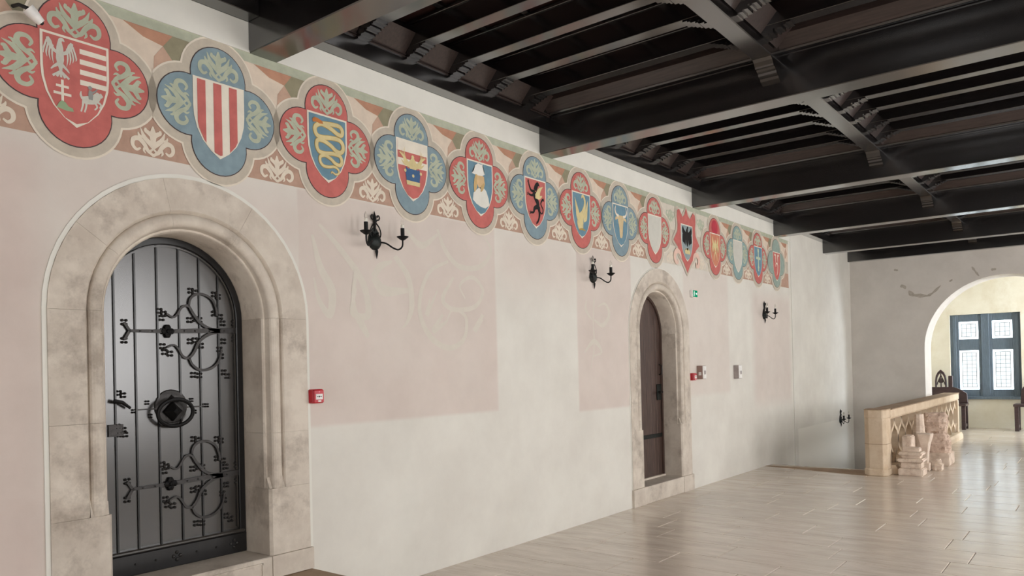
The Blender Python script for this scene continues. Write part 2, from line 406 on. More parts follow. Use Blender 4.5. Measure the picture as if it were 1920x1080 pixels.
# far room beyond the arch
FY = 20.6
fw = MB()
for a, b, c, d in ((-.4, 1.275, -.3, 4.4), (2.675, 7.13, -.3, 4.4), (1.275, 2.675, -.3, .69), (1.275, 2.675, 2.625, 4.4)): fw.box(a, b, FY, FY+.5, c, d)
tag(fw.build('wall_far', M['cream_wall']), 'cream rendered wall of the end room around the window', 'wall', kind='structure')
tag(MB().box(-.4, 0.0, 17.72, FY, -.3, 4.4).build('wall_far_left', M['cream_wall']), 'cream side wall of the end room left of the arch', 'wall', kind='structure')
kw = windowed_wall('wall_far_right', RW, RW+.4, 'y', 17.72, FY, [(18.3, 20.0)], 1.0, 3.2, M['far_side_pane'], 4.4, 'cream side wall of the end room with a window', kw, 0)
tag(box('ceiling_far', -.4, RW+.4, 17.72, FY+.5, 4.2, 4.4, M['plaster']), 'plain plaster ceiling of the end room', 'ceiling', kind='structure')

# ------------------------------------------------------------------ floor
SW_Y = 11.9
fl = MB()
fl.box(-.4, RW, -4, SW_Y, -.3, -.012); fl.box(1.58, RW, SW_Y, 17.05, -.3, -.012); fl.box(1.36, 4.1, 17.05, 17.72, -.3, -.012); fl.box(-.4, RW, 17.72, FY, -.3, -.012)
floor = fl.build('floor', M['grout']); tag(floor, 'polished beige stone slab floor with staggered joints', 'floor', kind='structure')
bm = bmesh.new(); bmesh.ops.create_cube(bm, size=1)
for v in bm.verts: v.co.z = v.co.z*.012-.006
top = [e for e in bm.edges if all(v.co.z > -.003 for v in e.verts)]
bmesh.ops.bevel(bm, geom=top, offset=.006, segments=1, affect='EDGES')
slab_me = bpy.data.meshes.new('floor_slab'); bm.to_mesh(slab_me); bm.free(); slab_me.materials.append(M['floor'])
rest = MB(); yy = -4.0; row = 0; nslab = 0
while yy < FY-.05:
    dpt = random.choice((.40, .44, .48, .42)); y1 = min(yy+dpt, FY)
    if FY-y1 < .2: y1 = FY
    def seg(xa, xb, indiv):
        global nslab
        x = xa; first = True
        while x < xb-.02:
            ln = random.uniform(.65, 1.25)*(random.uniform(.4, 1) if first else 1); first = False
            x1 = min(x+ln, xb)
            if xb-x1 < .3: x1 = xb
            g = .003
            if indiv and nslab < 300:
                link('floor_slab', slab_me, None, floor, ((x+x1)/2, (yy+y1)/2, 0), (random.uniform(-.0012, .0012), random.uniform(-.0008, .0008), 0), (x1-x-g, y1-yy-g, 1)); nslab += 1
            else: rest.box(x+g/2, x1-g/2, yy+g/2, y1-g/2, -.012, 0)
            x = x1
    ym = (yy+y1)/2
    if ym < 2.3: seg(0, RW, False)
    elif y1 <= SW_Y+.25: seg(0, 4.5, True); seg(4.5, RW, False)
    elif ym < 17.05: seg(1.58, 4.3, True); seg(4.3, RW, False)
    elif y1 < 17.72: seg(1.36, 4.1, True)
    else: seg(.2, 3.6, True); seg(3.6, RW, False)
    yy = y1; row += 1
ro = rest.build('floor_slab_rest', M['floor'], floor); ro['kind'] = 'stuff'
# stone edging of the stair opening, its dark wedge standing for shade; stairs going down
nos = MB(); nos.prism([(.0, 11.86), (1.60, 11.46), (1.60, 12.06), (.0, 11.93)], 'z', -.3, .004)
tag(nos.build('stair_edging', M['cap_stone'], bevel=.004), 'brown stone edging with a wedge of shade built in, at the top of the stairwell by the left wall', 'edging', kind='structure')
st = empty('staircase', (.79, 12.0, -2.6)); tag(st, 'stone stairs going down behind the balustrade', 'stairs', kind='structure')
for i in range(14):
    box('step', 0.0, 1.58, 12.05+i*.3, 12.05+(i+1)*.3+.02, -2.6, -.18*(i+1), M['cap_stone'], st, .008)
tag(box('wall_stair_side', 1.58, 1.62, 11.95, 17.05, -2.6, -.3, M['plaster']), 'wall of the stairwell under the balustrade', 'wall', kind='structure')

# ------------------------------------------------------------------ ceiling
ZB, ZJ, ZC = 3.66, 4.05, 4.26
ceil = MB().box(-.4, RW+.4, -4.4, 17.1, ZC, 4.45).build('ceiling', M['panel']); tag(ceil, 'dark coffered timber ceiling of panels, battens and joists', 'ceiling', kind='structure')
BE = [(-.40, -.19), (2.857, 3.067), (6.022, 6.235), (9.42, 9.63), (12.482, 12.69), (15.172, 15.38), (16.898, 17.045)]
BL = ['dark wooden crossbeam directly above the camera, out of view', 'dark wooden crossbeam nearest the camera, over the large door', 'dark wooden crossbeam ending above the medallion with a black griffin',
      'dark wooden crossbeam ending above the red cartouche with a black eagle', 'dark wooden crossbeam ending at the far end of the painted frieze', 'dark wooden crossbeam second from the end wall', 'thin dark wooden crossbeam lying against the end wall']
LX = [(2.18, 2.33), (4.40, 4.55)]; ZL = 3.93; EP = .127
for i, (a, b) in enumerate(BE):
    e = empty('crossbeam', (RW/2, (a+b)/2, ZB)); tag(e, BL[i], 'beam', 'dark wooden crossbeams of the ceiling')
    MB().box(0, RW, a, b, ZB, ZC).build('beam_body', M['beam'], e, bevel=.006)
    if i < 6:
        for s, yb in ((-1, a), (1, b)):
            if i == 0 and s < 0: continue
            MB().prism([(yb, 3.985), (yb+s*.014, 3.985), (yb+s*.014, 3.997), (yb, 3.997)], 'x', EP, RW-EP).prism([(yb, 4.004), (yb+s*.022, 4.004), (yb+s*.03, 4.018), (yb, 4.018)], 'x', EP, RW-EP).build('moulding', M['beam'], e)
            MB().prism([(yb, 4.018), (yb+s*.02, 4.018), (yb+s*.115, 4.105), (yb+s*.115, ZC), (yb, ZC)], 'x', EP, RW-EP).build('cove_board', M['cove'], e)
BAYS = [(BE[i][1], BE[i+1][0]) for i in range(6)]
JY = [[.2+.48*i for i in range(6)], [3.69, 4.17, 4.65, 5.13, 5.62], [6.81, 7.26, 7.71, 8.13, 8.60, 9.05], [10.1, 10.58, 11.06, 11.54, 12.02], [13.15, 13.6, 14.05, 14.5, 14.85], [15.75, 16.15, 16.55]]
def corbel_mesh(sg):
    """stepped bracket under a joist end; local x runs away from the support in direction sg"""
    prof = [(0, 4.05), (.225, 4.05), (.225, 4.036), (.19, 4.036), (.19, 4.026), (.172, 4.026), (.172, 4.040), (.16, 4.040), (.16, 4.014), (.128, 4.014), (.128, 4.002), (.112, 4.002), (.112, 4.018), (.098, 4.018), (.098, 3.99), (.062, 3.99), (.062, 3.978), (.03, 3.978), (.03, 3.966), (0, 3.966)]
    mb = MB(); n = len(prof)
    v = [(sg*x, -.053, z-ZJ) for x, z in prof]+[(sg*x, .053, z-ZJ) for x, z in prof]
    mb.add(v, [tuple(range(n)), tuple(range(n, 2*n))]+[(i, (i+1) % n, (i+1) % n+n, i+n) for i in range(n)])
    o = mb.build('corbel', M['beam']); me = o.data
    c = WLOC[o.name]
    for vv in me.vertices: vv.co += c
    bpy.data.objects.remove(o); return me
COR = {1: corbel_mesh(1), -1: corbel_mesh(-1)}
SPANS = [(EP, LX[0][0]), (LX[0][1], LX[1][0]), (LX[1][1], RW-EP)]
jm = {}
for k, (xa, xb) in enumerate(SPANS):
    o = MB().box(xa, xb, -.055, .055, ZJ, ZC-.02).box(xa, xb, -.068, .068, ZC-.05, ZC-.035).build('joist', M['beam'], bevel=.003); jm[k] = o.data; jc = WLOC[o.name].copy(); jm[k, 'c'] = jc; bpy.data.objects.remove(o)
bat_me = {}
def unit_box(name, mat, bev):
    bm = bmesh.new(); bmesh.ops.create_cube(bm, size=1); bmesh.ops.bevel(bm, geom=list(bm.edges), offset=bev, segments=1, affect='EDGES')
    me = bpy.data.meshes.new(name); bm.to_mesh(me); bm.free(); me.materials.append(mat); return me
BATTEN = unit_box('batten', M['beam'], .08); PANEL = unit_box('panel', M['panel'], .04)
COVE = MB().prism([(-.5, -.5), (.5, .5), (-.5, .5)], 'y', -.5, .5).build('cove_board', M['cove']); COVE_ME = COVE.data
for v in COVE_ME.vertices: v.co += WLOC[COVE.name]
bpy.data.objects.remove(COVE)
for bi, (a, b) in enumerate(BAYS):
    js = JY[bi]
    for k, (xa, xb) in enumerate(SPANS):
        if k == 2 and bi > 2: pass
        for y in js:
            j = link('joist', jm[k], None, ceil, (jm[k, 'c'].x, y, jm[k, 'c'].z))
            if k < 2:
                link('corbel', COR[1], None, j, (xa, y, ZJ))
                link('corbel', COR[-1], None, j, (xb, y, ZJ))
        ed = [a+.115]+[v for y in js for v in (y-.055, y+.055)]+[b-.115]
        gaps = [(ed[2*i], ed[2*i+1]) for i in range(len(ed)//2)]
        if k < 2:
            for g0, g1 in gaps:
                if g1-g0 < .04: continue
                gm = (g0+g1)/2
                if bi in (1, 2, 3):
                    for xs, sgn in ((xa, 1), (xb, -1)):
                        link('cove_board', COVE_ME, None, ceil, (xs+sgn*.07, gm, 4.07), None, (sgn*.12, g1-g0, .13))
                if bi in (1, 2):
                    n = 5; stp = (xb-xa)/n
                    for i in range(1, n): link('batten', BATTEN, None, ceil, (xa+i*stp, gm, ZC-.016), None, (.05, g1-g0, .032))
                    for i in range(n): link('panel', PANEL, None, ceil, (xa+(i+.5)*stp, gm, ZC-.006), None, (stp-.10, g1-g0-.04 if g1-g0 > .1 else g1-g0, .012))
# wall plates and the lengthwise beams
for nm, x0, x1, lab in (('wall_plate', 0.0, EP, 'dark timber wall plate above the painted frieze'), ('wall_plate', RW-EP, RW, 'dark timber wall plate over the right-hand windows')):
    s = 1 if x0 == 0 else -1; xe = x1 if s > 0 else x0
    e = empty(nm, ((x0+x1)/2, 6, 3.86)); tag(e, lab, 'beam')
    for a, b in BAYS:
        MB().box(x0, x1, a, b, 3.86, ZC).build('plate_body', M['beam_l'], e, bevel=.004)
        MB().prism([(xe, 3.985), (xe+s*.014, 3.985), (xe+s*.014, 3.993), (xe, 3.993)], 'y', a, b).prism([(xe, 3.999), (xe+s*.02, 3.999), (xe+s*.02, 4.008), (xe, 4.008)], 'y', a, b).build('moulding', M['cove'], e)
order = ['over the large iron-hinged door', 'running from the first to the second visible crossbeam', 'running from the second to the third visible crossbeam', 'running from the third to the fourth visible crossbeam', 'running from the fourth to the fifth visible crossbeam', 'shortest and nearest the end wall']
for k, (x0, x1) in enumerate(LX):
    for bi, (a, b) in enumerate(BAYS):
        e = empty('lengthwise_beam', ((x0+x1)/2, (a+b)/2, ZL)); tag(e, ('lengthwise dark ceiling beam ' if k == 0 else 'lengthwise dark ceiling beam of the right-hand row ')+order[bi], 'beam', 'lengthwise beams between the crossbeams')
        MB().box(x0, x1, a, b, ZL, ZC).build('beam_body', M['beam_l'], e, bevel=.006)
        for s, yb in ((-1, b), (1, a)):
            pr = [(0, ZL), (.25, ZL), (.215, ZL-.006), (.185, ZL-.022), (.165, ZL-.048), (.16, ZL-.06), (.135, ZL-.062), (.125, ZL-.074), (.10, ZL-.082), (.095, ZL-.10), (.06, ZL-.112), (.05, ZL-.13), (.0, ZL-.15)]
            MB().prism([(yb+s*p, z) for p, z in pr], 'x', x0+.004, x1-.004).build('bracket', M['beam_l'], e)
# white band of wall above the frieze is the plaster itself (painted white)
wb = MB()
for a, b in [(-4, BE[0][0])]+BAYS:
    if a < 13: wb.box(.0, .004, a, min(b, 13.27), 3.676, 3.858)
wb.build('white_band', M['white'], wall)

# ------------------------------------------------------------------ stone portals
def portal(D, label, split, border_w):
    yc, R, sp, base, sill = D['y'], D['R'], D['spring'], D['base'], D['sill']
    e = empty('stone_portal', (0, yc, base)); tag(e, label, 'portal')
    full = [(R, .012), (.618, .012), (.610, .004), (.604, -.008)]+[(.561-.041*math.cos(PI*i/8+PI), -.016+.036*math.sin(PI*i/8)) for i in range(9)]+[(.514, -.030), (.503, -.030), (.495, -.040), (.495, -.30), (R, -.30)]
    full = [(R, .012), (.618, .012), (.610, .004), (.604, -.010)]+[(.561+.040*math.cos(PI*i/8), -.014+.030*math.sin(PI*i/8)) for i in range(9)]+[(.514, -.040), (.503, -.040), (.495, -.050), (.495, -.34), (R, -.34)]
    plain = [(R, .012), (.512, .012), (.495, -.004), (.495, -.34), (R, -.34)]
    def jamb(s, z0, z1, prof, nm='jamb_stone'):
        n = len(prof)
        return MB().add([(x, yc+s*r, z0+.0006) for r, x in prof]+[(x, yc+s*r, z1-.0006) for r, x in prof],
                 [tuple(range(n)), tuple(range(n, 2*n))]+[(i, (i+1) % n, (i+1) % n+n, i+n) for i in range(n)]).build(nm, M['portal'], e)
    for s in (-1, 1):
        zs = split[s]
        jamb(s, base, sill, [(R+.012, .03), (.495, .03), (.495, -.34), (R+.012, -.34)], 'plinth_stone')
        for i in range(len(zs)-1): jamb(s, zs[i], zs[i+1], plain if zs[i+1] <= .86 else full)
        # chamfered stop where the roll moulding ends
        MB().add([(.012, yc+s*.61, .86), (.012, yc+s*.512, .80), (-.03, yc+s*.50, .93), (-.012, yc+s*.604, .95), (-.04, yc+s*.60, .80), (-.04, yc+s*.497, .80)],
                 [(0, 1, 2, 3), (0, 1, 5, 4), (3, 2, 5, 4), (0, 3, 4), (1, 2, 5)]).build('roll_stop', M['portal'], e)
    nv = len(D['cuts'])-1
    for i in range(nv):
        a0, a1 = D['cuts'][i]+.0008, D['cuts'][i+1]-.0008; K = max(4, int((a1-a0)/.12)); mb = MB(); n = len(full); v = []
        for j in range(K+1):
            t = a0+(a1-a0)*j/K
            v += [(x, yc-r*math.cos(t), sp+r*math.sin(t)) for r, x in full]
        f = [tuple(range(n)), tuple(K*n+q for q in range(n))]
        for j in range(K): f += [(j*n+q, j*n+(q+1) % n, (j+1)*n+(q+1) % n, (j+1)*n+q) for q in range(n)]
        mb.add(v, f).build('arch_stone', M['portal'], e, smooth=True)
    # threshold
    MB().box(-.34, .028, yc-.495, yc+.495, base, sill).build('threshold', M['portal'], e, bevel=.006)
    if base > .1:
        fr = MB()
        for a, b, c, d in ((yc-.42, yc+.42, sill-.035, sill-.027), (yc-.42, yc+.42, base+.02, base+.028), (yc-.42, yc-.412, base+.02, sill-.027), (yc+.412, yc+.42, base+.02, sill-.027)): fr.box(.028, .036, a, b, c, d)
        fr.build('panel_bead', M['portal'], e)
    # painted light border on the plaster round the stone
    pts = [p for p in arch_pts(yc, R+border_w, sp, sill)]; ins = [p for p in arch_pts(yc, R+.0005, sp, sill)][::-1]
    MB().prism(pts+ins, 'x', .0, .006).build('painted_border', M['white'], e)
    return e
D1['cuts'] = [0, .62, 1.35, 2.1, PI]; D2['cuts'] = [0, 1.1, 2.0, PI]
p1 = portal(D1, 'mottled round-arched stone portal round the large black door', {-1: [.43, .86, 1.36, 1.967], 1: [.43, .86, 1.22, 1.967]}, .024)
p2 = portal(D2, 'narrow-looking round-arched stone portal round the brown door', {-1: [.20, .44, .86, 1.18, 1.998], 1: [.20, .55, .86, 1.28, 1.998]}, .012)
# landing in front of the large door
tag(MB().box(.0, .62, 1.45, 3.262, 0, .284).build('landing_step', M['cap_stone'], bevel=.008), 'raised stone landing step in front of the large black door', 'step')

# ------------------------------------------------------------------ door 1
XL_ = -.285
def pz(px, py): p = at(px, py, 'x', XL_+.012); return Vector((p.y, p.z))
d1 = empty('door_1', (-.3, D1['y'], D1['sill'])); tag(d1, 'large black plank door with iron strap hinges and a ring pull', 'door', kind='structure')
RI = .44
cuts_y = [D1['y']-.495, 1.985, 2.110, 2.233, 2.370, 2.510, 2.646, 2.776, 2.905]
def top_z(y, r):
    d = abs(y-D1['y']); return D1['spring']+math.sqrt(max(0, r*r-d*d))
for i in range(len(cuts_y)-1):
    a, b = cuts_y[i]+.0015, cuts_y[i+1]-.0015; n = 5
    tp = [(a+(b-a)*j/n, top_z(a+(b-a)*j/n, .47)) for j in range(n+1)]
    MB().prism([(a, .55)]+tp+[(b, .55)], 'x', XL_-.035, XL_).build('plank', M['door'], d1, bevel=.004, angle=1.2)
    if i: # cover strip over the joint
        MB().box(XL_, XL_+.009, cuts_y[i]-.005, cuts_y[i]+.005, .57, top_z(cuts_y[i], .455)).build('joint_strip', M['door_frame'], d1)
fo = arch_pts(D1['y'], .494, D1['spring'], .43); fi = arch_pts(D1['y'], RI+.01, D1['spring'], .43)[::-1]
MB().prism(fo+fi, 'x', XL_-.04, XL_+.022).build('door_frame', M['door_frame'], d1, bevel=.005, angle=1.2)
MB().prism(arch_pts(D1['y'], RI+.006, D1['spring'], .6)+arch_pts(D1['y'], RI-.004, D1['spring'], .6)[::-1], 'x', XL_, XL_+.012).build('frame_bead', M['door'], d1)
MB().box(XL_-.03, XL_+.026, D1['y']-.494, D1['y']+.494, .432, .56).build('kick_board', M['door_frame'], d1, bevel=.006)
MB().box(XL_-.03, XL_+.036, D1['y']-.494, D1['y']+.48, .56, .585).build('kick_moulding', M['door'], d1, bevel=.008)
def petals(mb, c, r, x, n=4, rot=0):
    for i in range(n):
        t = rot+2*PI*i/n; mb.lathe([(r*.55, 0), (r*.5, .005), (r*.2, .009), (.0005, .010)], (x, c[0]+r*math.cos(t), c[1]+r*math.sin(t)), 8, 'x')
for k, (px, py) in enumerate(((330, 1058), (437, 1030))):
    c = pz(px, py); mb = MB(); petals(mb, (c.x, .497), .022, XL_+.026); mb.build('rosette', M['iron'], d1)
for px in (252, 290, 367, 404):
    c = pz(px, 1050); MB().lathe([(.008, 0), (.006, .006), (.0005, .009)], (XL_+.026, c.x, .497), 8, 'x').build('stud', M['iron'], d1)
IR = XL_+.004; 
def ironplate(strokes, name, par, th=.012):
    f = Flat()
    for pts, wd in strokes: f.stroke(pts, wd, 7)
    return f.build(name, M['iron'], par, IR, th)
def hinge(dz, with_parts=True):
    h = empty('strap_hinge', (IR, 2.6, 1.89+dz), d1); h['label'] = 'scrolled wrought iron strap hinge'
    def q(px, py): p = pz(px, py); return (p.x, p.y+dz)
    S = [([q(243, 620), q(315, 621), q(380, 620), q(447, 620)], [.016, .024, .030, .036]),
         ([q(243, 620), q(237, 611), q(233, 605)], .016), ([q(243, 620), q(237, 630), q(233, 637)], .016),
         ([q(312, 588), q(325, 595), q(333, 588), q(341, 576), q(353, 574), q(362, 588), q(376, 606), q(395, 617), q(412, 620)], [.010, .012, .016, .018, .020]),
         ([q(312, 652), q(326, 647), q(335, 655), q(343, 668), q(354, 671), q(364, 660), q(374, 640), q(392, 627), q(412, 622)], [.010, .012, .016, .018, .020]),
         ([q(354, 574), q(357, 560), q(368, 552), q(384, 553), q(398, 563), q(405, 580), q(406, 592)], [.012, .016, .014, .012]),
         ([q(355, 671), q(361, 684), q(374, 693), q(390, 693), q(404, 685), q(412, 672), q(415, 655)], [.012, .016, .014, .012])]
    ironplate(S, 'strap', h)
    terms = [(234, 604), (234, 638), (300, 583), (308, 588), (304, 596), (306, 649), (310, 660), (320, 663), (359, 545), (366, 548), (357, 600), (368, 598), (375, 600), (358, 640), (367, 638), (378, 648), (403, 552), (410, 556), (403, 588), (414, 594), (419, 606), (420, 640), (413, 655), (416, 668), (364, 703), (375, 704), (421, 698), (428, 705), (440, 606), (441, 636)]
    if dz: terms = [t for t in terms]
    mb = MB()
    for t in terms:
        c = q(*t); petals(mb, c, .016, IR, 4, .78)
    mb.build('leaf_terminals', M['iron'], h)
    mb = MB(); c = q(314, 621)
    for i in range(4):
        t = PI/2*i; mb.lathe([(.022, 0), (.019, .012), (.0005, .020)], (IR+.006, c[0]+.022*math.cos(t), c[1]+.022*math.sin(t)), 6, 'x')
    mb.lathe([(.014, 0), (.012, .022), (.0005, .028)], (IR+.006, c[0], c[1]), 8, 'x'); mb.build('rosette', M['iron_black'], h)
    for px in (262, 285, 345, 365, 392, 420): 
        c = q(px, 620.5); MB().lathe([(.006, 0), (.005, .004), (.0005, .006)], (IR+.012, c[0], c[1]), 6, 'x').build('rivet', M['iron'], h)
hinge(0); hinge(1.89-.94-1.89)
# ring pull
rg = empty('ring_pull', (IR, 2.49, 1.38), d1); rg['label'] = 'black iron ring pull on a round boss'
c = pz(322, 765)
MB().lathe([(.105, 0), (.10, .004), (.075, .008), (.07, .008)], (IR, c.x, c.y+.01), 24, 'x').build('back_plate', M['iron'], rg)
MB().lathe([(.062, .006), (.058, .03), (.02, .07), (.0005, .078)], (IR, c.x, c.y-.02), 4, 'x').build('boss', M['iron_black'], rg)
MB().add([(IR+.008, c.x-.045, c.y+.035), (IR+.008, c.x+.045, c.y+.035), (IR+.008, c.x, c.y+.085), (IR+.04, c.x, c.y+.045)], [(0, 1, 3), (1, 2, 3), (2, 0, 3), (0, 2, 1)]).build('pyramid_stud', M['iron'], rg)
MB().tube([(IR+.055+.01*math.sin(t), c.x+.112*math.cos(t), c.y-.028+.082*math.sin(t)) for t in [2*PI*i/28 for i in range(29)]], .0125, 8, False).build('ring', M['iron_black'], rg, smooth=True)
mb = MB(); mb.box(IR, IR+.006, c.x-.235, c.x+.215, c.y-.004, c.y+.004)
for px, py in ((252, 771), (277, 755), (283, 780), (360, 750), (366, 772), (383, 760), (389, 760)): petals(mb, pz(px, py), .011, IR, 4, .78)
mb.build('side_arm', M['iron'], rg)
# lock with lever
lk_ = empty('door_lock', (IR, 2.15, 1.4), d1)
mb = MB()
for px, py in ((224, 737), (232, 741), (222, 800), (233, 806), (224, 815), (236, 815)): petals(mb, pz(px, py), .014, IR, 4, .78)
c = pz(222, 807); mb.box(IR, IR+.008, c.x-.055, c.x+.03, c.y-.035, c.y+.035); mb.build('lock_plate', M['iron'], lk_)
a = pz(210, 752); b = pz(241, 765); MB().tube([(IR+.03, a.x, a.y), (IR+.035, (a.x+b.x)/2, (a.y+b.y)/2+.012), (IR+.03, b.x, b.y)], [.012, .011, .008]).build('lever', M['iron_black'], lk_, smooth=True)

# ------------------------------------------------------------------ door 2
d2 = empty('door_2', (-.26, D2['y'], D2['sill'])); tag(d2, 'aged brown plank door in the far portal', 'door', kind='structure')
cy = [D2['y']-.495+.99*i/7 for i in range(8)]
def top2(y): return D2['spring']+math.sqrt(max(0, .494**2-(y-D2['y'])**2))
for i in range(7):
    a, b = cy[i]+.0015, cy[i+1]-.0015
    tp = [(a+(b-a)*j/5, top2(a+(b-a)*j/5)) for j in range(6)]
    MB().prism([(a, .215)]+tp+[(b, .215)], 'x', -.30, -.255).build('plank', M['door_brown'], d2, bevel=.004, angle=1.2)
MB().prism(arch_pts(D2['y'], .494, D2['spring'], .22)+arch_pts(D2['y'], .462, D2['spring'], .22)[::-1], 'x', -.255, -.235).build('door_frame', M['door_brown'], d2)
for z in (.72,): MB().box(-.255, -.245, D2['y']-.3, D2['y']+.47, z-.025, z+.025).build('strap', M['iron_green'], d2, bevel=.004)
c = at(1237, 735, 'x', -.24); MB().box(-.255, -.24, c.y-.06, c.y+.05, c.z-.10, c.z+.10).build('lock_plate', M['iron_green'], d2, bevel=.004)
MB().tube([(-.24, c.y-.02, c.z), (-.19, c.y-.02, c.z), (-.185, c.y-.10, c.z-.005)], .011).build('lever', M['iron_black'], d2, smooth=True)
MB().tube([(-.24, c.y, c.z+.22), (-.205, c.y, c.z+.23), (-.20, c.y, c.z+.33), (-.24, c.y, c.z+.35)], .009).build('handle', M['iron'], d2, smooth=True)
MB().box(-.34, -.225, D2['y']-.494, D2['y']+.494, .2, .222).build('sill_strip', M['portal'], d2)

# ------------------------------------------------------------------ painted frieze
ZM = 3.225; LR, LD = .182, .208
fz = empty('painted_frieze', (0, 6, 2.855)); tag(fz, 'painted frieze band of leafy spandrels between the heraldic medallions', 'wall painting')
MY = [1.802, 2.636, 3.465, 4.292, 5.113, 5.926, 6.727, 7.530, 8.345, 9.225, 10.115, 10.932, 11.745, 12.570]
Flat().poly([(.1, 3.602), (13.17, 3.602), (13.17, 3.662), (.1, 3.662)]).build('top_stripe', GREEN, fz, .0042)
Flat().poly([(.1, 2.862), (13.17, 2.862), (13.17, 3.602), (.1, 3.602)]).build('ground', BORD, fz, .0010)
def palmette(sc=1.0):
    f = Flat()
    f.stroke([(0, -.075), (-.03, -.055), (-.055, -.015), (-.085, .01), (-.115, 0), (-.12, -.035), (-.098, -.058), (-.074, -.045)], [.014, .022, .026, .03, .026, .022, .018, .010], 5)
    f.stroke([(0, -.075), (.03, -.055), (.055, -.015), (.085, .01), (.115, 0), (.12, -.035), (.098, -.058), (.074, -.045)], [.014, .022, .026, .03, .026, .022, .018, .010], 5)
    f.stroke([(0, -.04), (0, .0), (0, .05), (0, .10)], [.018, .030, .044, .008], 4)
    for s in (-1, 1):
        f.stroke([(0, -.082), (s*.02, -.060), (0, -.036)], [.010, .016, .010], 4)
        f.stroke([(s*.004, -.03), (s*.028, .0), (s*.054, .028), (s*.074, .078)], [.016, .030, .026, .003], 5)
        f.stroke([(s*.004, .03), (s*.026, .055), (s*.042, .066), (s*.044, .082)], [.016, .026, .024, .010], 4)
        f.stroke([(s*.06, .02), (s*.082, .03), (s*.088, .048)], [.010, .016, .006], 4)
        f.stroke([(s*.045, -.03), (s*.056, -.055), (s*.046, -.072)], [.016, .014, .004], 4)
    return f
PM_LEAF = palmette().mesh('leaf_ornament'); PM_LEAF.materials.append(LEAF)
PM_PALE = palmette().mesh('leaf_ornament_pale'); PM_PALE.materials.append(PALE)
bounds = [MY[0]-.83]+MY
for i in range(len(bounds)):
    y0 = bounds[i]; y1 = bounds[i+1] if i+1 < len(bounds) else 13.17
    last = i == len(bounds)-1
    ym = (y0+y1)/2 if not last else y0+.41; pale = i in (9, 10)
    Flat().poly([(y0, 2.862), (y1, 2.862), (y1, 3.10), (y0, 3.10)]).build('spandrel', PALESP if pale else BROWN, fz, .0020)
    if not (last):
        link('spandrel_leaf', PM_PALE, None, fz, (.0045, ym, 2.945), None, (1, .98, .95))
    if pale:
        Flat().poly([(y0, 3.3), (y1, 3.3), (y1, 3.60), (y0, 3.60)]).build('upper_ground', PALESP, fz, .0020)
        link('upper_leaf', PM_LEAF, None, fz, (.0034, ym, 3.47), (PI, 0, 0), (1, .9, .9))
        continue
    Flat().poly([(y0, 3.3), (y1, 3.3), (y1, 3.602), (y0, 3.602)]).build('star', STARC, fz, .0020)
    Flat().poly([(ym-.16, 3.602), (ym+.13, 3.602), (ym+.115, 3.575), (ym+.07, 3.525), (ym-.045, 3.545)]).build('wedge', WED_R, fz, .0028)
    if not last:
        Flat().poly([(ym+.07, 3.525), (ym+.13, 3.602), (ym+.30, 3.602), (ym+.20, 3.43), (ym+.12, 3.46)]).build('wedge', WED_G, fz, .0030)
    Flat().poly([(ym+.07, 3.525), (ym+.14, 3.44), (ym+.08, 3.36), (ym+.01, 3.34), (ym+.015, 3.45)]).build('wedge', WED_P, fz, .0034)

def quatre(grow, n=18):
    R = LR+grow; a = (LD+math.sqrt(2*R*R-LD*LD))/2; pts = []
    t0 = math.atan2(a, a-LD)                      # lobe on +y: from -t0 to t0 about its centre
    for q in range(4):
        cx_, cy_ = LD*math.cos(q*PI/2), LD*math.sin(q*PI/2)
        for i in range(n):
            t = -t0+2*t0*i/n+q*PI/2; pts.append((cx_+R*math.cos(t), cy_+R*math.sin(t)))
    return pts
def shield_pts(g=0.0):
    w, t, b = .172-g, .182-g, -.292+g*1.5
    L = [(-w, t), (-w, .0), (-w*.97, -.06), (-w*.86, -.13), (-w*.66, -.195), (-w*.36, -.25), (0, b)]
    return L+[(-p[0], p[1]) for p in L[-2::-1]]
QM = {}
def shared(key, pts, mat):
    if key not in QM:
        f = Flat().fan(pts); me = f.mesh(key); me.materials.append(mat); QM[key] = me
    return QM[key]
def clip_band(a, b, pts, axis):
    """clip a convex polygon to a band a<=coord<=b"""
    def cut(P, k, v, keep):
        o = []
        for i in range(len(P)):
            p, q = P[i], P[(i+1) % len(P)]; ip, iq = keep(p[k], v), keep(q[k], v)
            if ip: o.append(p)
            if ip != iq:
                t = (v-p[k])/(q[k]-p[k]); o.append((p[0]+(q[0]-p[0])*t, p[1]+(q[1]-p[1])*t))
        return o
    P = cut(pts, axis, a, lambda c, v: c >= v)
    return cut(P, axis, b, lambda c, v: c <= v) if P else P
ML = ['red quatrefoil medallion with an eagle, white bars, double cross and rider', 'blue quatrefoil medallion with a red and white striped shield', 'red quatrefoil medallion with a coiled golden snake on blue',
      'blue quatrefoil medallion with golden wings over a blue crown', 'red quatrefoil medallion with a bearded man in a white hat', 'blue quatrefoil medallion with a black griffin on red',
      'red quatrefoil medallion with a golden swan on blue', 'blue quatrefoil medallion with a tan bull head', 'red quatrefoil medallion with a blank pale shield', 'red scrolled cartouche with a black eagle above a gold crown',
      'red quatrefoil medallion with a golden bird on an orange shield', 'blue quatrefoil medallion with a blank pale shield', 'red quatrefoil medallion with a pale cross on a blue shield', 'grey-green quatrefoil medallion with a red shield, last of the frieze']
X1, X2, X3, X4, X5, X6, X7, X8, X9 = .0060, .0075, .0090, .0105, .0120, .0135, .0150, .0165, .0185
ORANGE = P('orange', (208, 138, 112)); CRIM = P('crimson', (188, 70, 82)); GRN = P('grey green', (152, 168, 158))
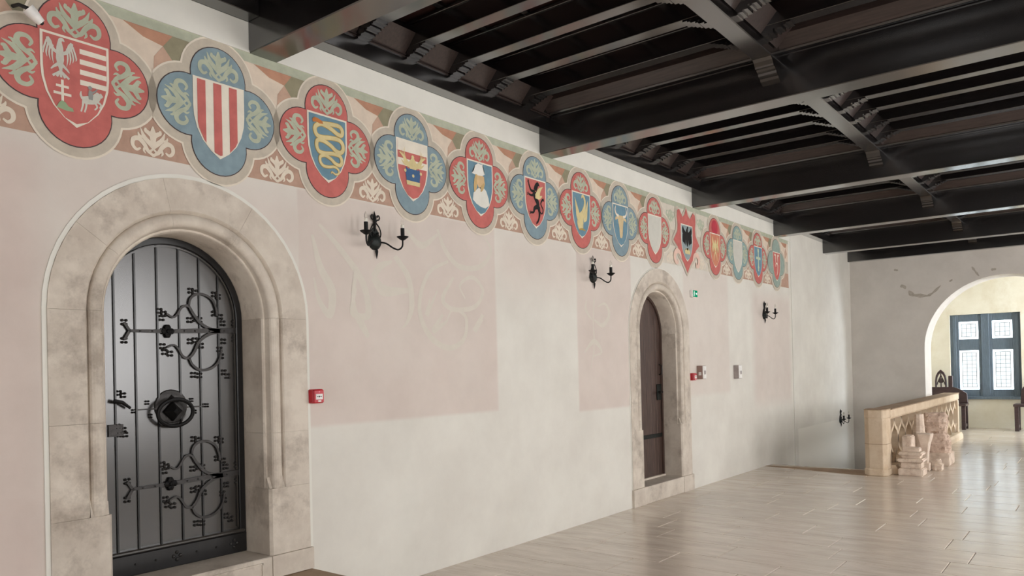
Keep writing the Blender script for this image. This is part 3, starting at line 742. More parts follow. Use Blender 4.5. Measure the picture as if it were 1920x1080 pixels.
for k in range(14):
    yc = MY[k]; e = empty('heraldic_medallion', (0, yc, ZM)); tag(e, ML[k], 'wall painting', 'heraldic medallions of the painted frieze')
    def put(me, name, x, sc=None, rot=None, off=(0, 0)): return link(name, me, None, e, (x, yc+off[0], ZM+off[1]), rot, sc)
    def F(name, mat, x, flat): return flat.build(name, mat, e, x, 0, (yc, ZM))
    if k == 9:
        oc = [(0, .40), (.05, .31), (.11, .27), (.15, .31), (.20, .36), (.26, .34), (.275, .26), (.255, .16), (.27, .07), (.38, -.05), (.26, -.13), (.24, -.20), (.17, -.26), (.09, -.33), (0, -.44)]
        oc = oc+[(-p[0], p[1]) for p in oc[-2:0:-1]]
        big = [(p[0]*1.10+(.02 if p[0] > 0 else -.02 if p[0] < 0 else 0), p[1]*1.09) for p in oc]
        F('border', BORD, X2, Flat().fan(big)); F('cartouche', RED, X4, Flat().fan(oc))
        for s in (-1, 1): F('scroll', P('scroll pink', (228, 196, 180)), X5, Flat().stroke([(s*.17, -.27), (s*.21, -.20), (s*.29, -.18), (s*.35, -.23), (s*.34, -.31), (s*.28, -.33), (s*.27, -.28)], [.02, .05, .07, .07, .06, .04, .02]))
        g = (1, .93, .95)
    else:
        red = k % 2 == 0
        base = RED if red else (GRN if k == 13 else BLUE if k < 5 else TEAL if k == 11 else BLUE)
        put(shared('border_line', quatre(.066), LINE), 'border_line', X1); put(shared('border', quatre(.055), BORD), 'border', X2)
        put(shared('dark_outline', quatre(.006), DARK), 'dark_outline', X3); put(shared('field_'+base.name, quatre(0), base), 'quatrefoil', X4)
        if k == 10: F('top_lobe', CRIM, X5, Flat().disc((0, .262), .105))
        if k not in (13,):
            for j, (oy, oz, rt) in enumerate(((0, .272, 0), (-.268, 0, PI/2), (.268, 0, -PI/2))):
                if k == 10 and j == 0: continue
                put(PM_LEAF, 'leaf_ornament', X5, (1, 1.03, 1.0), (rt, 0, 0), (oy, oz))
    put(shared('shield_border', shield_pts(0), CREAM), 'shield_border', X6)
    field = {0: RED, 1: CREAM, 2: BLUE2, 3: RED, 4: BLUE2, 5: RED, 6: BLUE2, 7: BLUE2, 8: BLANK, 9: P('shield grey blue', (150, 164, 166)), 10: ORANGE, 11: BLANK, 12: BLUE2, 13: RED}[k]
    put(shared('shield_'+field.name, shield_pts(.013), field), 'shield', X7)
    inner = shield_pts(.013)
    def stripes(spec, axis, mat):
        f = Flat()
        for a, b in spec:
            p = clip_band(a, b, inner, axis)
            if len(p) > 2: f.poly(p)
        F('stripe', mat, X8, f)
    if k == 0:
        f = Flat()
        for i in range(4): f.poly([(.02, .135-.055*i), (.157, .135-.055*i), (.157, .108-.055*i), (.02, .108-.055*i)])
        F('bar', CREAM, X8, f)
        f = Flat().stroke([(-.078, .155), (-.078, .11), (-.078, .05), (-.075, -.01)], [.012, .034, .040, .014]).stroke([(-.078, .15), (-.066, .155), (-.055, .148)], [.02, .02, .004])
        for s in (-1, 1):
            f.stroke([(-.078, .075), (-.078+s*.034, .095), (-.078+s*.052, .13), (-.078+s*.060, .15)], [.016, .018, .026, .014])
            for j in range(4): f.stroke([(-.078+s*(.034+.010*j), .115+.006*j), (-.078+s*(.038+.014*j), .065+.004*j), (-.078+s*(.032+.015*j), .018+.014*j)], [.009, .0085, .002], 4)
            f.stroke([(-.078, .03), (-.078+s*.03, .005), (-.078+s*.045, -.012)], [.02, .012, .005], 4)
        for j in range(5): f.stroke([(-.075, -.01), (-.075+(j-2)*.02, -.045)], [.008, .012], 2, False)
        F('eagle', GREY, X8, f)
        F('double_cross', CREAM, X8, Flat().poly([(-.075, -.055), (-.062, -.055), (-.062, -.185), (-.075, -.185)]).poly([(-.10, -.083), (-.037, -.083), (-.037, -.096), (-.10, -.096)]).poly([(-.112, -.122), (-.025, -.122), (-.025, -.136), (-.112, -.136)]))
        F('hill', HILL, X9, Flat().poly([(-.10, -.205), (-.085, -.175), (-.07, -.165), (-.055, -.172), (-.04, -.19), (-.02, -.195), (-.015, -.212), (-.05, -.215)]))
        f = Flat().stroke([(.028, -.135), (.06, -.130), (.09, -.120), (.108, -.098), (.116, -.080)], [.034, .044, .046, .038, .026]).stroke([(.118, -.085), (.134, -.098)], [.024, .014], 2, False)
        f.stroke([(.03, -.13), (.022, -.11), (.024, -.09)], [.012, .012, .004]).stroke([(.035, -.14), (.03, -.17), (.022, -.20)], [.014, .009, .008]).stroke([(.05, -.14), (.048, -.17), (.04, -.20)], [.014, .009, .008])
        f.stroke([(.09, -.13), (.105, -.155), (.092, -.175)], [.014, .009, .007]).stroke([(.10, -.125), (.125, -.14), (.118, -.16)], [.014, .009, .007])
        F('horse', GREY, X8, f)
        F('rider', DKGREY, X9, Flat().stroke([(.072, -.125), (.072, -.10), (.070, -.075)], [.02, .026, .014]).disc((.070, -.062), .011, 8).stroke([(.075, -.09), (.095, -.075), (.108, -.058)], [.012, .008, .004]))
    elif k == 1:
        stripes([(-.146+i*.106, -.146+i*.106+.054) for i in range(3)], 0, RED)
    elif k == 2:
        sn = [(-.045, .115), (.0, .122), (.06, .128), (.105, .125), (.128, .10), (.12, .068), (.085, .068), (.04, .088), (-.01, .105), (-.06, .11), (-.10, .09), (-.112, .06), (-.095, .025), (-.05, .018), (.02, .028), (.09, .03), (.125, .01), (.132, -.03), (.11, -.058), (.07, -.055), (.02, -.025), (-.04, -.005), (-.09, -.01), (-.10, -.05), (-.08, -.085), (-.03, -.09), (.04, -.08), (.10, -.085), (.118, -.12), (.10, -.15), (.06, -.145), (.02, -.12), (-.03, -.105), (-.07, -.12), (-.072, -.155), (-.045, -.18), (.0, -.18), (.05, -.17), (.085, -.185), (.088, -.21), (.06, -.222), (.03, -.21), (.02, -.222)]
        F('snake_outline', GOLD2, X8, Flat().stroke(sn, [.034, .036, .036, .034, .032, .026, .012], 5)); F('snake', GOLD, X9, Flat().stroke(sn, [.026, .028, .028, .026, .024, .018, .008], 5))
        F('snake_head', P('snake head', (190, 120, 70)), X9+.0016, Flat().poly([(-.135, .125), (-.115, .145), (-.085, .142), (-.05, .13), (-.04, .112), (-.07, .108), (-.10, .115), (-.125, .108)]))
    elif k == 3:
        stripes([(.085, .17), (-.025, .03)], 1, CREAM)
        f = Flat().stroke([(0, -.04), (0, .0), (0, .045)], [.07, .10, .03]).disc((-.0, .055), .016, 8)
        for s in (-1, 1):
            f.stroke([(s*.02, -.01), (s*.06, -.005), (s*.09, .025), (s*.10, .06)], [.05, .04, .024, .006])
            for j in range(5): f.stroke([(s*(.05+.012*j), .005+.008*j), (s*(.085+.012*j), .05+.004*j), (s*(.085+.016*j), .12-.012*j)], [.010, .008, .002], 4)
            f.stroke([(s*.04, .0), (s*.085, -.01), (s*.125, .015)], [.03, .024, .004], 4)
        F('wings', GOLD, X9, f)
        F('crown', P('crown blue', (74, 104, 142)), X9, Flat().poly([(-.082, -.065), (-.07, -.03), (-.05, -.045), (-.03, -.02), (0, -.04), (.03, -.02), (.05, -.045), (.07, -.03), (.082, -.065), (.07, -.14), (-.07, -.14)]))
        f = Flat().poly([(-.075, -.135), (.075, -.135), (.07, -.168), (-.07, -.168)])
        for px_ in (-.085, 0, .085): f.disc((px_, -.062-.03*(px_ == 0)), .013, 8)
        F('crown_band', GOLD, X9+.0016, f)
    elif k == 4:
        F('coat', P('white cloth', (226, 224, 214), .03), X8, Flat().poly([(-.105, -.16), (-.095, -.10), (-.03, -.05), (.03, -.03), (.075, -.06), (.105, -.12), (.115, -.18), (.06, -.215), (.0, -.21), (-.06, -.19)]))
        F('face', SKIN, X8, Flat().poly([(-.055, .07), (-.01, .075), (.05, .06), (.052, .02), (.06, .0), (.05, -.03), (.03, -.05), (-.02, -.05), (-.055, .0)]))
        F('hair', P('ochre hair', (206, 176, 124)), X9, Flat().stroke([(-.052, .065), (-.064, .02), (-.070, -.04), (-.082, -.09)], [.022, .034, .044, .012]).stroke([(.045, .002), (.03, -.03), (.015, -.055), (.0, -.08)], [.012, .034, .03, .006]))
        F('hat', P('white hat', (232, 230, 222), .03), X9, Flat().poly([(-.115, .065), (-.085, .095), (-.07, .14), (-.03, .165), (.01, .16), (.035, .168), (.03, .145), (.045, .105), (.06, .08), (.02, .062), (-.05, .058)]))
    elif k == 5:
        f = Flat().stroke([(-.02, .05), (.0, .0), (.03, -.05), (.03, -.10)], [.07, .06, .05, .04]).stroke([(-.01, .07), (.01, .11), (.035, .135), (.06, .12)], [.05, .05, .04, .01])
        f.stroke([(-.01, .06), (-.07, .06), (-.10, .10), (-.11, .135)], [.03, .024, .02, .012]).stroke([(-.01, .03), (-.07, .015), (-.11, .02)], [.03, .02, .02]).stroke([(.03, -.08), (-.02, -.10), (-.04, -.14), (-.08, -.15)], [.05, .036, .022, .018])
        f.stroke([(.04, -.08), (.055, -.14), (.045, -.19), (.02, -.235)], [.05, .03, .022, .018]).stroke([(.04, -.10), (.09, -.14), (.115, -.10), (.08, -.05), (.10, -.01), (.13, .0)], [.014, .014, .014, .016, .02, .03])
        for c_ in ((-.11, .14), (-.118, .02), (-.085, -.155), (.015, -.24)):
            for j in range(3): f.stroke([c_, (c_[0]+.022*math.cos(PI/2+1.05*j), c_[1]+.022*math.sin(PI/2+1.05*j))], [.010, .006], 2, False)
        F('griffin', BLACK, X8, f)
        f = Flat()
        for j in range(5): f.stroke([(-.0, .02), (.05, .03+.014*j), (.07+.012*j, .075+.012*j)], [.03, .022, .004], 4)
        f.stroke([(-.01, .01), (.05, .01), (.10, .03)], [.03, .04, .01]); F('wing', GOLD, X9, f)
    elif k == 6:
        f = Flat().stroke([(-.02, -.19), (-.03, -.13), (-.015, -.07), (.02, -.02), (.055, .04), (.065, .10), (.045, .145), (.015, .148), (.0, .125)], [.09, .12, .09, .05, .036, .030, .030, .026, .006])
        for s in (-1, 1):
            for j in range(6): f.stroke([(s*.035, -.11+.008*j), (s*(.085+.004*j), -.09+.032*j), (s*(.105+.004*j), -.03+.03*j)], [.022, .016, .003], 4)
        F('swan', GOLD, X8, f); F('swan_base', GOLD2, X9, Flat().stroke([(-.06, -.205), (0, -.195), (.06, -.205)], [.014, .022, .014]))
    elif k == 7:
        f = Flat().poly([(-.055, .06), (.065, .06), (.06, .0), (.04, -.08), (.035, -.16), (.02, -.19), (-.02, -.19), (-.03, -.15), (-.035, -.08), (-.06, .0)])
        for s in (-1, 1): f.stroke([(s*.05, .035), (s*.10, .02), (s*.12, -.0)], [.02, .036, .01])
        F('bull_head', P('bull tan', (212, 190, 150)), X8, f)
        f = Flat()
        for s in (-1, 1): f.stroke([(s*.05, .05), (s*.10, .065), (s*.125, .11), (s*.105, .16)], [.03, .026, .02, .005])
        F('horn', CREAM, X9, f)
    elif k == 9:
        f = Flat().stroke([(0, .12), (0, .04), (0, -.04), (0, -.10)], [.05, .075, .07, .02]).stroke([(0, .11), (.02, .15), (.04, .145)], [.04, .03, .006])
        for s in (-1, 1):
            f.stroke([(0, .02), (s*.06, .05), (s*.11, .10), (s*.12, .15)], [.10, .09, .06, .02])
            for j in range(4): f.stroke([(s*(.05+.022*j), .05), (s*(.055+.022*j), -.03), (s*(.05+.018*j), -.09+.012*j)], [.03, .026, .006], 4)
        F('eagle', BLACK, X8, f)
        F('crown', GOLD, X9, Flat().poly([(-.085, -.12), (-.06, -.155), (-.03, -.12), (0, -.155), (.03, -.12), (.06, -.155), (.085, -.12), (.07, -.195), (-.07, -.195)]))
    elif k == 10:
        f = Flat().stroke([(0, .09), (0, .02), (0, -.06)], [.03, .07, .03])
        for s in (-1, 1):
            f.stroke([(0, .0), (s*.05, .02), (s*.08, .07), (s*.085, .13)], [.05, .05, .035, .01])
            for j in range(3): f.stroke([(s*(.04+.02*j), .02), (s*(.05+.025*j), -.03), (s*(.055+.022*j), -.08)], [.022, .018, .004], 4)
            f.stroke([(0, -.07), (s*.03, -.12), (s*.05, -.19)], [.03, .02, .008])
        F('bird', GOLD, X8, f)
    elif k == 12:
        F('cross', P('pale green', (190, 204, 178)), X8, Flat().poly([(-.018, .12), (.018, .12), (.018, -.20), (-.018, -.20)]).poly([(-.09, .02), (.09, .02), (.09, -.02), (-.09, -.02)]).disc((0, .12), .035, 10).disc((0, -.14), .03, 8))
    elif k == 13:
        f = Flat()
        for s in (-1, 1): f.stroke([(s*.10, .13), (s*.05, .13), (s*.045, .06), (s*.05, .0)], [.03, .03, .024, .01])
        f.stroke([(-.045, -.06), (-.04, -.02), (0, -.0), (.04, -.02), (.045, -.07), (.02, -.16), (-.02, -.20)], [.02, .026, .026, .026, .022, .018, .006]); F('charge', PALE, X8, f)

# faded scrollwork on the pink panels
def wq(px, py): p = at(px, py, 'x', 0); return (p.y, p.z)
scl = [([(585, 440), (600, 500), (622, 545), (618, 590), (597, 560), (588, 520)], [.02, .05, .06, .05, .03, .01]),
       ([(598, 420), (640, 470), (680, 530), (690, 590), (660, 585), (668, 540)], [.02, .04, .05, .05, .04, .01]),
       ([(668, 500), (662, 560), (672, 600), (690, 630), (680, 600)], [.03, .03, .04, .03, .01]), ([(740, 480), (765, 520), (772, 570), (765, 600), (755, 615)], [.04, .05, .05, .03, .01]),
       ([(700, 520), (720, 545), (765, 545)], [.05, .08, .03]), ([(700, 520), (712, 500), (735, 490)], [.05, .05, .02]),
       ([(840, 490), (805, 510), (787, 560), (792, 605), (815, 640), (845, 652), (870, 635), (873, 595), (850, 580), (838, 600)], [.02, .03, .035, .04, .045, .04, .035, .03, .02, .01]),
       ([(830, 590), (812, 620), (828, 610), (840, 600)], [.02, .04, .03, .01]), ([(850, 520), (830, 560), (850, 580), (890, 575), (905, 545), (885, 520), (862, 535), (872, 560)], [.02, .04, .035, .035, .03, .03, .02, .01]),
       ([(905, 590), (890, 620), (905, 600)], [.03, .05, .01]), ([(820, 430), (835, 470), (862, 500), (900, 500), (920, 470), (905, 440)], [.02, .04, .04, .04, .03, .01]),
       ([(820, 545), (800, 590), (806, 560)], [.01, .04, .01]), ([(760, 430), (790, 460), (820, 440)], [.02, .05, .02])]
e = empty('faded_scroll_mural', wq(750, 640) and (0, 4.3, 1.75)); tag(e, 'faded pale leafy scrollwork painted on the pink wall below the first candle sconce', 'wall painting')
for pts, wd in scl: Flat().stroke([wq(*p) for p in pts], [v*1.15 for v in wd], 6).build('scroll', SCROLL, e, .0015)
scl2 = [([(1114, 560), (1112, 600), (1114, 650), (1108, 690)], [.03, .02, .02, .01]), ([(1114, 600), (1130, 610), (1142, 590), (1134, 570), (1120, 575)], [.02, .05, .05, .03, .01]), ([(1096, 660), (1114, 640), (1128, 660), (1112, 668)], [.02, .06, .03, .01]), ([(1110, 600), (1098, 580), (1100, 560)], [.02, .04, .01])]
e = empty('faded_scroll_mural', (0, 6.9, 1.7)); tag(e, 'faded pale plant motif painted on the wall below the second candle sconce', 'wall painting')
for pts, wd in scl2: Flat().stroke([wq(*p) for p in pts], wd, 6).build('scroll', SCROLL, e, .0015)

# ------------------------------------------------------------------ candle sconces
def make_sconce():
    e = empty('candle_sconce', (0, 0, 0))
    MB().lathe([(.001, 0), (.05, 0), (.062, .010), (.05, .028), (.02, .04), (.001, .042)], (0, 0, -.045), 18, 'x').build('back_boss', M['iron_green'], e, smooth=True)
    f = Flat().poly([(-.062, -.05), (-.055, -.01), (-.03, .035), (-.012, .06), (.012, .06), (.03, .035), (.055, -.01), (.062, -.05), (.04, -.09), (.015, -.105), (-.015, -.105), (-.04, -.09)])
    link('back_plate', f.mesh('back_plate', .012), M['iron_green'], e, (0, 0, 0))
    MB().tube([(.012, 0, .03), (.014, 0, .09), (.014, 0, .13), (.012, 0, .185)], [.009, .011, .014, .001], 8).build('spear_finial', M['iron_black'], e, smooth=True)
    MB().tube([(.016, .008, -.09), (.018, .010, -.115), (.016, .012, -.14), (.012, .014, -.172)], [.005, .012, .008, .001], 8).build('pendant', M['iron_black'], e, smooth=True)
    for s in (-1, 1):
        sp = [(0, s*.005, .095), (0, s*.035, .065), (0, s*.052, .025), (0, s*.045, -.008), (0, s*.028, -.002), (0, s*.022, .015), (0, s*.032, .024)]
        MB().tube([(.02+p.x, p.y, p.z) for p in spline(sp, 5)], .0048, 6).build('lyre_scroll', M['iron_black'], e, smooth=True)
        sp = [(0, s*.006, .10), (0, s*.018, .115), (0, s*.034, .12), (0, s*.042, .135), (0, s*.034, .15), (0, s*.02, .146), (0, s*.020, .134)]
        MB().tube([(.02+p.x, p.y, p.z) for p in spline(sp, 5)], .0052, 6).build('top_scroll', M['iron_black'], e, smooth=True)
        cx_, cy_ = .12, s*.180
        arm = spline([(.02, s*.03, -.045), (.055, s*.07, -.055), (.085, s*.115, -.088), (.105, s*.150, -.098), (.118, s*.176, -.072), (cx_, cy_, -.02)], 6)
        MB().tube(arm, .0065, 8).build('arm', M['iron_black'], e, smooth=True)
        cd_ = empty('candle_holder', (cx_, cy_, -.02), e)
        MB().lathe([(.008, -.022), (.022, -.014), (.040, .0), (.046, .006), (.044, .008), (.02, .0), (.001, -.002)], (cx_, cy_, -.006), 16).build('drip_pan', M['iron_black'], cd_, smooth=True)
        MB().lathe([(.0155, 0), (.0155, .074), (.001, .074)], (cx_, cy_, -.010), 12).build('candle_sleeve', M['iron_black'], cd_, smooth=True)
        MB().lathe([(.0125, 0), (.0125, .022), (.008, .026), (.001, .027)], (cx_, cy_, .064), 12).build('bulb_base', M['bulb'], cd_, smooth=True)
        MB().lathe([(.008, 0), (.013, .012), (.012, .024), (.006, .042), (.001, .052)], (cx_, cy_, .088), 12).build('bulb', M['glass'], cd_, smooth=True)
    return e
mt, nt, bs, lk = nodes('clear bulb glass'); bs.inputs['Base Color'].default_value = (.95, .94, .9, 1); bs.inputs['Roughness'].default_value = .08; bs.inputs['Transmission Weight'].default_value = .92; bs.inputs['IOR'].default_value = 1.15
M['glass'] = mt
def copy_tree(o, parent=None):
    c = o.copy(); C.objects.link(c); c.parent = parent
    for ch in list(o.children): copy_tree(ch, c)
    return c
proto = make_sconce()
for i, (y, z, lab) in enumerate(((3.885, 2.615, 'black iron two-candle wall sconce nearest the camera, right of the large door'), (6.93, 2.595, 'black iron two-candle wall sconce left of the far brown door'), (11.96, 2.395, 'black iron two-candle wall sconce at the end of the frieze'), (16.05, .475, 'small-looking black iron wall sconce low over the stairwell'))):
    o = proto if i == 0 else copy_tree(proto)
    o.location = (.001, y, z); tag(o, lab, 'wall lamp', 'black iron candle sconces')

# ------------------------------------------------------------------ small things on the wall
def call_point(y0, z0, lab, full):
    e = empty('fire_call_point', (.036, y0+.046, z0)); tag(e, lab, 'fire alarm', 'red fire call points')
    MB().box(.0, .05, y0, y0+.092, z0, z0+.095).build('housing', M['red_box'], e, bevel=.006)
    MB().box(.05, .062, y0+.003, y0+.089, z0+.003, z0+.092).build('front_cover', M['red_box'], e, bevel=.006)
    MB().box(.062, .064, y0+.018, y0+.074, z0+.026, z0+.064).build('press_panel', M['white_plastic'], e)
    f = Flat().poly([(y0+.024, z0+.046), (y0+.034, z0+.051), (y0+.034, z0+.041)]).poly([(y0+.068, z0+.046), (y0+.058, z0+.051), (y0+.058, z0+.041)]).disc((y0+.046, z0+.046), .006, 10).poly([(y0+.024, z0+.0445), (y0+.040, z0+.0445), (y0+.040, z0+.0475), (y0+.024, z0+.0475)]).poly([(y0+.052, z0+.0445), (y0+.068, z0+.0445), (y0+.068, z0+.0475), (y0+.052, z0+.0475)])
    f.build('press_symbol', M['ink'], e, .0643)
    Flat().poly([(y0+.036, z0+.010), (y0+.062, z0+.010), (y0+.062, z0+.020), (y0+.036, z0+.020)]).build('caption_plate', M['white_plastic'], e, .0625)
    Flat().disc((y0+.048, z0+.078), .006, 10).build('indicator', P('call pink', (236, 130, 150)), e, .0625)
call_point(3.262, 1.398, 'red fire alarm call point right of the large black door', True)
call_point(9.232, 1.400, 'red fire alarm call point right of the far brown door', True)
def wall_box(y0, y1, z0, z1, d, side, lab, extra):
    e = empty('wall_box', (d/2, (y0+y1)/2, z0)); tag(e, lab, 'wall box')
    MB().box(0, d, y0, y1, z0, z1).build('housing', side, e, bevel=.004)
    MB().box(d, d+.008, y0+.004, y1-.004, z0+.004, z1-.004).build('front_cover', M['white_plastic'], e, bevel=.003)
    Flat().poly([(y0+.03, z0+.06), (y1-.02, z0+.06), (y1-.02, z0+.11), (y0+.03, z0+.11)]).build('label_panel', M['grey_plastic'], e, d+.0085)
    if extra: MB().box(d*.35, d*.8, y0-.004, y0, z0+.05, z0+.09).build('side_plate', M['white_plastic'], e)
wall_box(9.45, 9.56, 1.412, 1.588, .08, M['brown_plastic'], 'brown and white wall box beside the far fire call point', True)
wall_box(10.69, 10.81, 1.390, 1.582, .075, M['grey_plastic'], 'grey and white wall box alone on the wall beyond the brown door', False)
e = empty('exit_sign', (.04, 9.36, 2.48)); tag(e, 'small green and white emergency exit sign above the far portal', 'exit sign')
MB().box(0, .045, 9.295, 9.43, 2.478, 2.572).build('housing', M['white_plastic'], e, bevel=.004)
MB().box(.045, .048, 9.299, 9.426, 2.482, 2.568).build('face', M['exit_green'], e)
f = Flat().poly([(9.37, 2.519), (9.395, 2.519), (9.395, 2.505), (9.418, 2.525), (9.395, 2.545), (9.395, 2.531), (9.37, 2.531)])
f.disc((9.335, 2.553), .007, 8).stroke([(9.334, 2.543), (9.332, 2.525), (9.328, 2.515)], [.012, .014, .010], 3).stroke([(9.33, 2.515), (9.342, 2.505), (9.338, 2.492)], .006, 3).stroke([(9.328, 2.515), (9.318, 2.503), (9.308, 2.500)], .006, 3).stroke([(9.334, 2.54), (9.347, 2.532), (9.352, 2.54)], .005, 3).stroke([(9.334, 2.54), (9.32, 2.535), (9.316, 2.525)], .005, 3)
f.build('running_figure', M['exit_white'], e, .0485)
# white spotlight by the first medallion
e = empty('wall_spotlight', (.1, 1.58, 3.42)); tag(e, 'small white tapered wall spotlight above the first medallion', 'spotlight')
a = Vector((.10, 1.545, 3.452)); b = Vector((.10, 1.607, 3.400))
MB().tube([a, a+(b-a)*.25, b], [.030, .0305, .020], 14).build('lamp_body', M['white_plastic'], e, smooth=True)
MB().tube([b, b+(b-a)*.12], [.012, .007], 10).build('lamp_tip', M['ink'], e)
MB().tube([(.0, 1.512, 3.482), (.06, 1.52, 3.474), a], [.009, .009, .010], 10).build('wall_bracket', M['ink'], e, smooth=True)

# ------------------------------------------------------------------ balustrade
e = empty('stone_balustrade', (1.74, 14.6, 0)); tag(e, 'carved sandstone balustrade with open tracery beside the stairwell', 'balustrade')
BX0, BX1, BY0, BY1 = 1.62, 1.86, 11.75, 17.73
oct_ = [(1.60, 11.50), (1.775, 11.50), (1.82, 11.55), (1.82, 11.80), (1.55, 11.80), (1.53, 11.72), (1.53, 11.57)]
MB().prism(oct_, 'z', .0, .80).build('post', M['bal_stone'], e, bevel=.006)
MB().prism([((x-1.70)*1.07+1.70, (y-11.65)*1.10+11.65) for x, y in oct_], 'z', 0, .10).build('post_base', M['bal_stone'], e, bevel=.012)
MB().prism([((x-1.70)*1.02+1.70, (y-11.65)*1.02+11.65) for x, y in oct_], 'z', .80, .915).build('post_cap', M['bal_stone'], e, bevel=.008)
MB().prism([((x-1.70)*1.015+1.70, (y-11.65)*1.02+11.65) for x, y in oct_], 'z', .438, .446).build('post_joint', M['cap_stone'], e)
MB().prism([((x-1.70)*1.02+1.70, (y-11.65)*1.04+11.65) for x, y in oct_], 'z', .915, .925).build('post_top', M['cap_stone'], e)
MB().prism([(1.58, .77), (1.815, .77), (1.835, .80), (1.835, .905), (1.58, .905)], 'y', BY0, BY1).build('top_rail', M['bal_stone'], e, bevel=.006)
MB().box(1.575, 1.845, BY0+.05, BY1+.005, .905, .92).build('rail_cap', M['cap_stone'], e, bevel=.004)
MB().prism([(1.60, 0), (1.895, 0), (1.895, .08), (1.87, .13), (1.60, .13)], 'y', BY0+.05, BY1).build('plinth', M['bal_stone'], e, bevel=.004)
MB().box(1.64, 1.83, BY1-.10, BY1, .13, .77).build('end_pier', M['bal_stone'], e, bevel=.008)
H0, H1 = .13, .775; npd = 12; pw = (BY1-.1-BY0-.06)/npd
for i in range(npd*2+1):
    yb = BY0+.06+i*pw/2
    s = 1 if i % 2 == 0 else -1
    pts = []
    for j in range(19):
        t = j/18; z = H0+(H1-H0)*t
        pts.append((min(max(yb+s*pw*.25*math.copysign(abs(math.cos(2*PI*t))**.6, -math.cos(2*PI*t)), BY0), BY1-.05), z))
    rb = ribbon(pts, .05, 1, False)
    v = [(x, p.x, p.y) for x in (1.68, 1.79) for a, c in rb for p in (a, c)]; n = len(rb)
    mb = MB(); o = 2*n
    f = [(0, 1, o+1, o), (2*n-2, 2*n-1, o+2*n-1, o+2*n-2)]
    for j in range(n-1):
        f += [(2*j, 2*j+1, 2*j+3, 2*j+2), (o+2*j, o+2*j+1, o+2*j+3, o+2*j+2), (2*j, 2*j+2, o+2*j+2, o+2*j), (2*j+1, 2*j+3, o+2*j+3, o+2*j+1)]
    mb.add(v, f).build('tracery_bar', M['bal_stone'], e)

# ------------------------------------------------------------------ carved stone fragments
def rock(name, prof_boxes, mat, lab, cat='stone fragment', disp=.01, sub=4, seed=0, grp='carved stone fragments against the balustrade'):
    bm = bmesh.new()
    for (x0, x1, y0, y1, z0, z1) in prof_boxes:
        r = bmesh.ops.create_cube(bm, size=1)
        for v in r['verts']: v.co = Vector((x0+(v.co.x+.5)*(x1-x0), y0+(v.co.y+.5)*(y1-y0), z0+(v.co.z+.5)*(z1-z0)))
    bmesh.ops.bevel(bm, geom=list(bm.edges), offset=.012, segments=2, affect='EDGES')
    if sub: bmesh.ops.subdivide_edges(bm, edges=[e for e in bm.edges if e.calc_length() > .04], cuts=sub, use_grid_fill=True)
    from mathutils import noise as nz
    for v in bm.verts:
        d = nz.noise_vector(v.co*14+Vector((seed, 0, 0)))*disp+nz.noise_vector(v.co*38)*disp*.5
        d.z *= .5; v.co += d
    zmin = min(v.co.z for v in bm.verts)
    for v in bm.verts: v.co.z = max(v.co.z, 0.0)
    c = sum((v.co for v in bm.verts), Vector())/len(bm.verts); c.z = 0
    for v in bm.verts: v.co -= c
    me = bpy.data.meshes.new(name); bm.to_mesh(me); bm.free()
    o = link(name, me, mat, None, c); tag(o, lab, cat, grp); return o
rock('moulded_base', [(1.915, 2.225, 11.71, 12.01, .0, .10), (1.945, 2.20, 11.74, 11.98, .095, .19), (1.91, 2.23, 11.70, 12.02, .188, .238), (1.955, 2.185, 11.755, 11.97, .23, .285), (1.92, 2.215, 11.715, 12.0, .278, .325), (1.96, 2.175, 11.765, 11.96, .32, .385)], M['frag'], 'layered moulded stone base standing nearest the balustrade post', disp=.0035)
rock('small_rubble', [(2.24, 2.34, 12.42, 12.62, .0, .10), (2.25, 2.32, 12.45, 12.58, .09, .16)], M['frag'], 'small broken stone lump on the floor behind the moulded base', disp=.012, seed=3)
# capital: inverted wedge standing on rubble, with a dark squared block beside it
mb = MB(); prof = [(.055, .0), (.06, .14), (.085, .28), (.12, .38), (.13, .43)]
v = []
for h, z in prof: v += [(2.13-h*.62, 12.45-h, z+.10), (2.13+h*.75, 12.45-h, z+.10), (2.13+h*.75, 12.45+h, z+.10), (2.13-h*.62, 12.45+h, z+.10)]
f = [(3, 2, 1, 0), (16, 17, 18, 19)]
for i in range(4): f += [(4*i+j, 4*i+(j+1) % 4, 4*i+4+(j+1) % 4, 4*i+4+j) for j in range(4)]
mb.add(v, f).box(2.06, 2.20, 12.36, 12.54, 0, .11)
tag(mb.build('wedge_capital', M['frag'], bevel=.01), 'pale wedge-shaped stone capital behind the moulded base', 'stone fragment', 'carved stone fragments against the balustrade')
rock('squared_block', [(1.92, 2.02, 12.06, 12.30, .0, .30), (1.91, 2.03, 12.03, 12.32, .29, .52)], M['frag'], 'squared stone block standing between the balustrade and the wedge capital', disp=.006, seed=9)
# fluted shaft
mb = MB()
mb.lathe([(.085, 0), (.085, .52), (.075, .54), (.08, .56), (.08, .60), (.07, .62), (.07, .72), (.065, .79)], (2.0, 12.78, 0), 10)
tag(mb.build('column_shaft', M['frag'], smooth=False), 'upright broken stone column shaft left of the rough carved stone', 'stone fragment', 'carved stone fragments against the balustrade')
